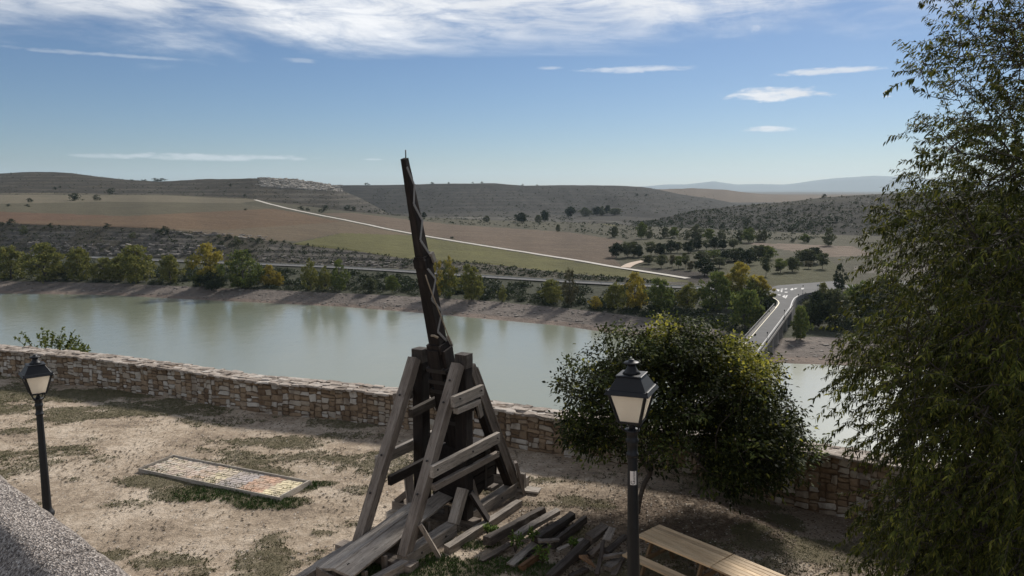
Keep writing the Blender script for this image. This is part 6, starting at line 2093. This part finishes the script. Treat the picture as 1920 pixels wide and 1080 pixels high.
# -- almond tree at the right edge
def make_almond():
    rs = np.random.RandomState(33)
    TB_ = np.array((9.6, 11.6, gz(9.6, 11.6) - .1))
    root = empty('almond_tree', tuple(TB_))
    tag(root, 'tall tree with narrow drooping leaves overhanging the right edge', 'tree')
    trunk = [(0, 0, 0), (.05, 0, .5), (.0, -.05, 1.0), (-.15, -.05, 1.6), (-.35, 0, 2.3), (-.5, .05, 3.1), (-.55, .05, 4.0), (-.5, 0, 5.0), (-.45, 0, 6.0)]
    out_l = [(-200, 1800), (0, 1765), (60, 1745), (110, 1725), (160, 1712), (205, 1765), (250, 1722), (300, 1728), (340, 1722), (365, 1655), (420, 1640), (480, 1625), (540, 1650), (590, 1605), (660, 1580), (740, 1568), (800, 1572), (830, 1600), (850, 1705), (880, 1690), (905, 1640), (950, 1600), (1030, 1590), (1080, 1600), (1300, 1640)]
    A_ = []
    want = 7000
    while sum(len(q) for q in A_) < want:
        n = 6000
        q = rs.normal(0, 1, (n, 3)); q /= np.linalg.norm(q, axis=1)[:, None]
        q *= (rs.rand(n) ** .42)[:, None]
        W_ = np.array((9.4, 11.4, 6.6)) + q * np.array((5.7, 3.6, 6.4))
        dep_ = W_[:, 1] * math.cos(TH) + (H - W_[:, 2]) * math.sin(TH)
        px_ = 960 + F * W_[:, 0] / dep_
        py_ = 540 + F * ((H - W_[:, 2]) * math.cos(TH) - W_[:, 1] * math.sin(TH)) / dep_
        lim = np.interp(py_, [o_[0] for o_ in out_l], [o_[1] for o_ in out_l]) - 22 * (py_ < 345)
        ins = px_ > lim + 14
        # thinner towards the outline, above all against the sky; dense in the shade below
        dl = np.clip((px_ - lim) / 230.0, 0, 1)
        pr_ = np.where(py_ < 380, .13 + .34 * dl, np.where(py_ < 600, .17 + .5 * dl, .34 + .66 * dl))
        pr_ = np.where((py_ > 700) & (py_ < 860) & (px_ < 1690), pr_ * .45, pr_)
        pr_ = np.where(px_ > 2020, .10, pr_)
        pr_ = np.where((W_[:, 2] < 1.0), 0, pr_)
        keep = ins & (rs.rand(n) < pr_)
        A_.append(W_[keep] - TB_)
    A_ = np.concatenate(A_)[:want]
    N, pr, tips = grow(trunk, A_, 8, .28)
    me, rad = branch_mesh('limbs', N, pr, .0045, .42, .2, 9)
    me.materials.append(MAT['bark'])
    link('trunk', me, root)
    T = N[tips]; Dp = T - N[pr[tips]]
    Dp /= np.linalg.norm(Dp, axis=1)[:, None] + 1e-9
    out_d = T - np.array((-.3, 0, 5.5)); out_d /= np.linalg.norm(out_d, axis=1)[:, None] + 1e-9
    tw = Dp * .6 + out_d * .7 + rs.normal(0, .35, T.shape) + np.array((0, 0, -.10))
    tw /= np.linalg.norm(tw, axis=1)[:, None]
    Lt = rs.uniform(.35, .75, len(T))
    # twigs: three-sided curved rods with leaves along them
    VV, FFq = [], []
    seg = 4
    nl = 38
    LP, LD, LS = [], [], []
    for i in range(seg + 1):
        t = i / seg
        c = T + tw * (Lt * t)[:, None] + np.array((0, 0, -.22)) * (Lt * t * t)[:, None]
        rr = .0042 * (1 - .6 * t)
        for j in range(3):
            an = 2.094 * j
            VV.append(c + np.array((math.cos(an), math.sin(an) * .6, math.sin(an) * .8)) * rr)
    VV = np.stack(VV, 1).reshape(-1, 3)
    i0 = np.arange(len(T))[:, None] * (3 * (seg + 1))
    FFq = np.concatenate([i0 + np.array([[q * 3 + j, q * 3 + (j + 1) % 3, q * 3 + 3 + (j + 1) % 3, q * 3 + 3 + j]]) for q in range(seg) for j in range(3)])
    link('twigs', npmesh('twigs', VV, [FFq]), root, MAT['bark'])
    k = np.repeat(np.arange(len(T)), nl)
    t = rs.rand(len(k)) ** .8
    P = T[k] + tw[k] * (Lt[k] * t)[:, None] + np.array((0, 0, -.22)) * (Lt[k] * t * t)[:, None]
    side = np.cross(tw[k], rs.normal(0, 1, (len(k), 3))); side /= np.linalg.norm(side, axis=1)[:, None] + 1e-9
    D = tw[k] * .55 + side * .8 + np.array((0, 0, -.45))
    V, f1_, f2_, f3_ = long_leaves(P, D, rs.uniform(.05, .095, len(k)), .30, .32, rs)
    me = npmesh('crown', V, [f1_, f2_, f3_])
    vattr(me, 'tone', np.repeat(np.exp(rs.normal(0, .42, len(T)))[k], 6))
    link('crown', me, root, mat_leaf('almond_leaf', (.028, .036, .009), (.062, .072, .015), (.15, .145, .028), .32, rough=.65, tone=True))
make_almond()

# ---- shrub whose top shows above the far end of the wall
def leafy_plant(name, base, h, w, nst, nl, lsz, mat, label, cat, seed, group=None, wid=.45):
    rs = np.random.RandomState(seed)
    root = empty(name, base)
    tag(root, label, cat, group)
    VV, FF, k0 = [], [], 0
    P, D = [], []
    for s_ in range(nst):
        a = rs.rand() * 6.28; r_ = w * rs.uniform(.15, 1) ** .7
        top_ = np.array((math.cos(a) * r_, math.sin(a) * r_, h * rs.uniform(.55, 1.0) * (1 - .25 * (r_ / w) ** 2)))
        pts_ = [Vector(top_ * t + np.array((0, 0, .12 * h * math.sin(math.pi * t)))) for t in (0, .35, .7, 1)]
        me = tube_mesh('tmp', pts_, [lsz * .10, lsz * .08, lsz * .06, lsz * .03], 4, False)
        VV += [tuple(v_.co) for v_ in me.vertices]; FF += [[i + k0 for i in p_.vertices] for p_ in me.polygons]; k0 += len(me.vertices)
        bpy.data.meshes.remove(me)
        for q in range(nl):
            t = rs.uniform(.3, 1) ** .6
            c = np.array(pts_[0].lerp(pts_[3], t)) + np.array((0, 0, .12 * h * math.sin(math.pi * t)))
            P.append(c); D.append(rs.normal(0, .8, 3) + top_ / np.linalg.norm(top_) * .6)
    link('stem', npmesh('stem', VV, [np.array(FF)], True), root, MAT['bark'])
    P, D = np.array(P), np.array(D)
    V, f1_, f2_, f3_ = long_leaves(P, D, rs.uniform(.6, 1.2, len(P)) * lsz, wid, .2, rs)
    link('foliage', npmesh('foliage', V, [f1_, f2_, f3_]), root, LEAF[mat] if isinstance(mat, str) else mat)
    return root
sp_ = at_dist(92, 652, 35.0)
leafy_plant('fig_shrub', (sp_.x - .2, 35.2, -1.6), 3.3, 1.9, 60, 40, .17, 'green', 'green leafy shrub rising behind the wall above the far lamp', 'shrub', 3)
sp2 = at_dist(135, 652, 34.8)
leafy_plant('fig_shrub', (sp2.x, 34.9, -1.7), 2.8, 1.2, 34, 34, .17, 'green', 'low leafy shrub end just showing over the wall right of the far lamp', 'shrub', 4)
for i, (x, y, h, w, lb) in enumerate(((966, 1030, .42, .24, 'bright green weed among the beams in the middle of the timber heap'), (999, 1018, .40, .15, 'slim bright green weed between two beams of the heap'), (1018, 1052, .36, .26, 'bushy bright green weed at the lower edge of the timber heap'),
                                     (1073, 1030, .24, .14, 'small green weed beside the thick squared post'), (914, 1000, .22, .12, 'little light green weed at the hollow end of the rotten beam'), (928, 1000, .2, .12, 'little pale weed above the dark rotten beam'))):
    p = at(x, y, .1)
    leafy_plant('weed', (p.x, p.y, .02), h + .12, w, 16, 14, .075, 'fresh', lb, 'weed', 40 + i, 'weeds in the timber heap', .4)

# ================================================================ AIR
me = bpy.data.meshes.new('haze')
bm = bmesh.new(); bmesh.ops.create_cube(bm, size=1.0)
for v_ in bm.verts:
    v_.co = Vector((v_.co.x * 44000, v_.co.y * 44000, -70 if v_.co.z < 0 else 420))
bm.to_mesh(me); bm.free()
hm = bpy.data.materials.new('thin_haze'); hm.use_nodes = True
ht = hm.node_tree; ht.nodes.clear()
ho = ht.nodes.new('ShaderNodeOutputMaterial'); hv = ht.nodes.new('ShaderNodeVolumePrincipled')
hv.inputs['Color'].default_value = (.66, .85, 1.0, 1)
hv.inputs['Density'].default_value = 3.2e-5
hv.inputs['Anisotropy'].default_value = 0.2
ht.links.new(hv.outputs[0], ho.inputs['Volume'])
tag(link('haze', me, mat=hm), 'thin blue haze in the air over the whole valley', 'haze', kind='stuff')
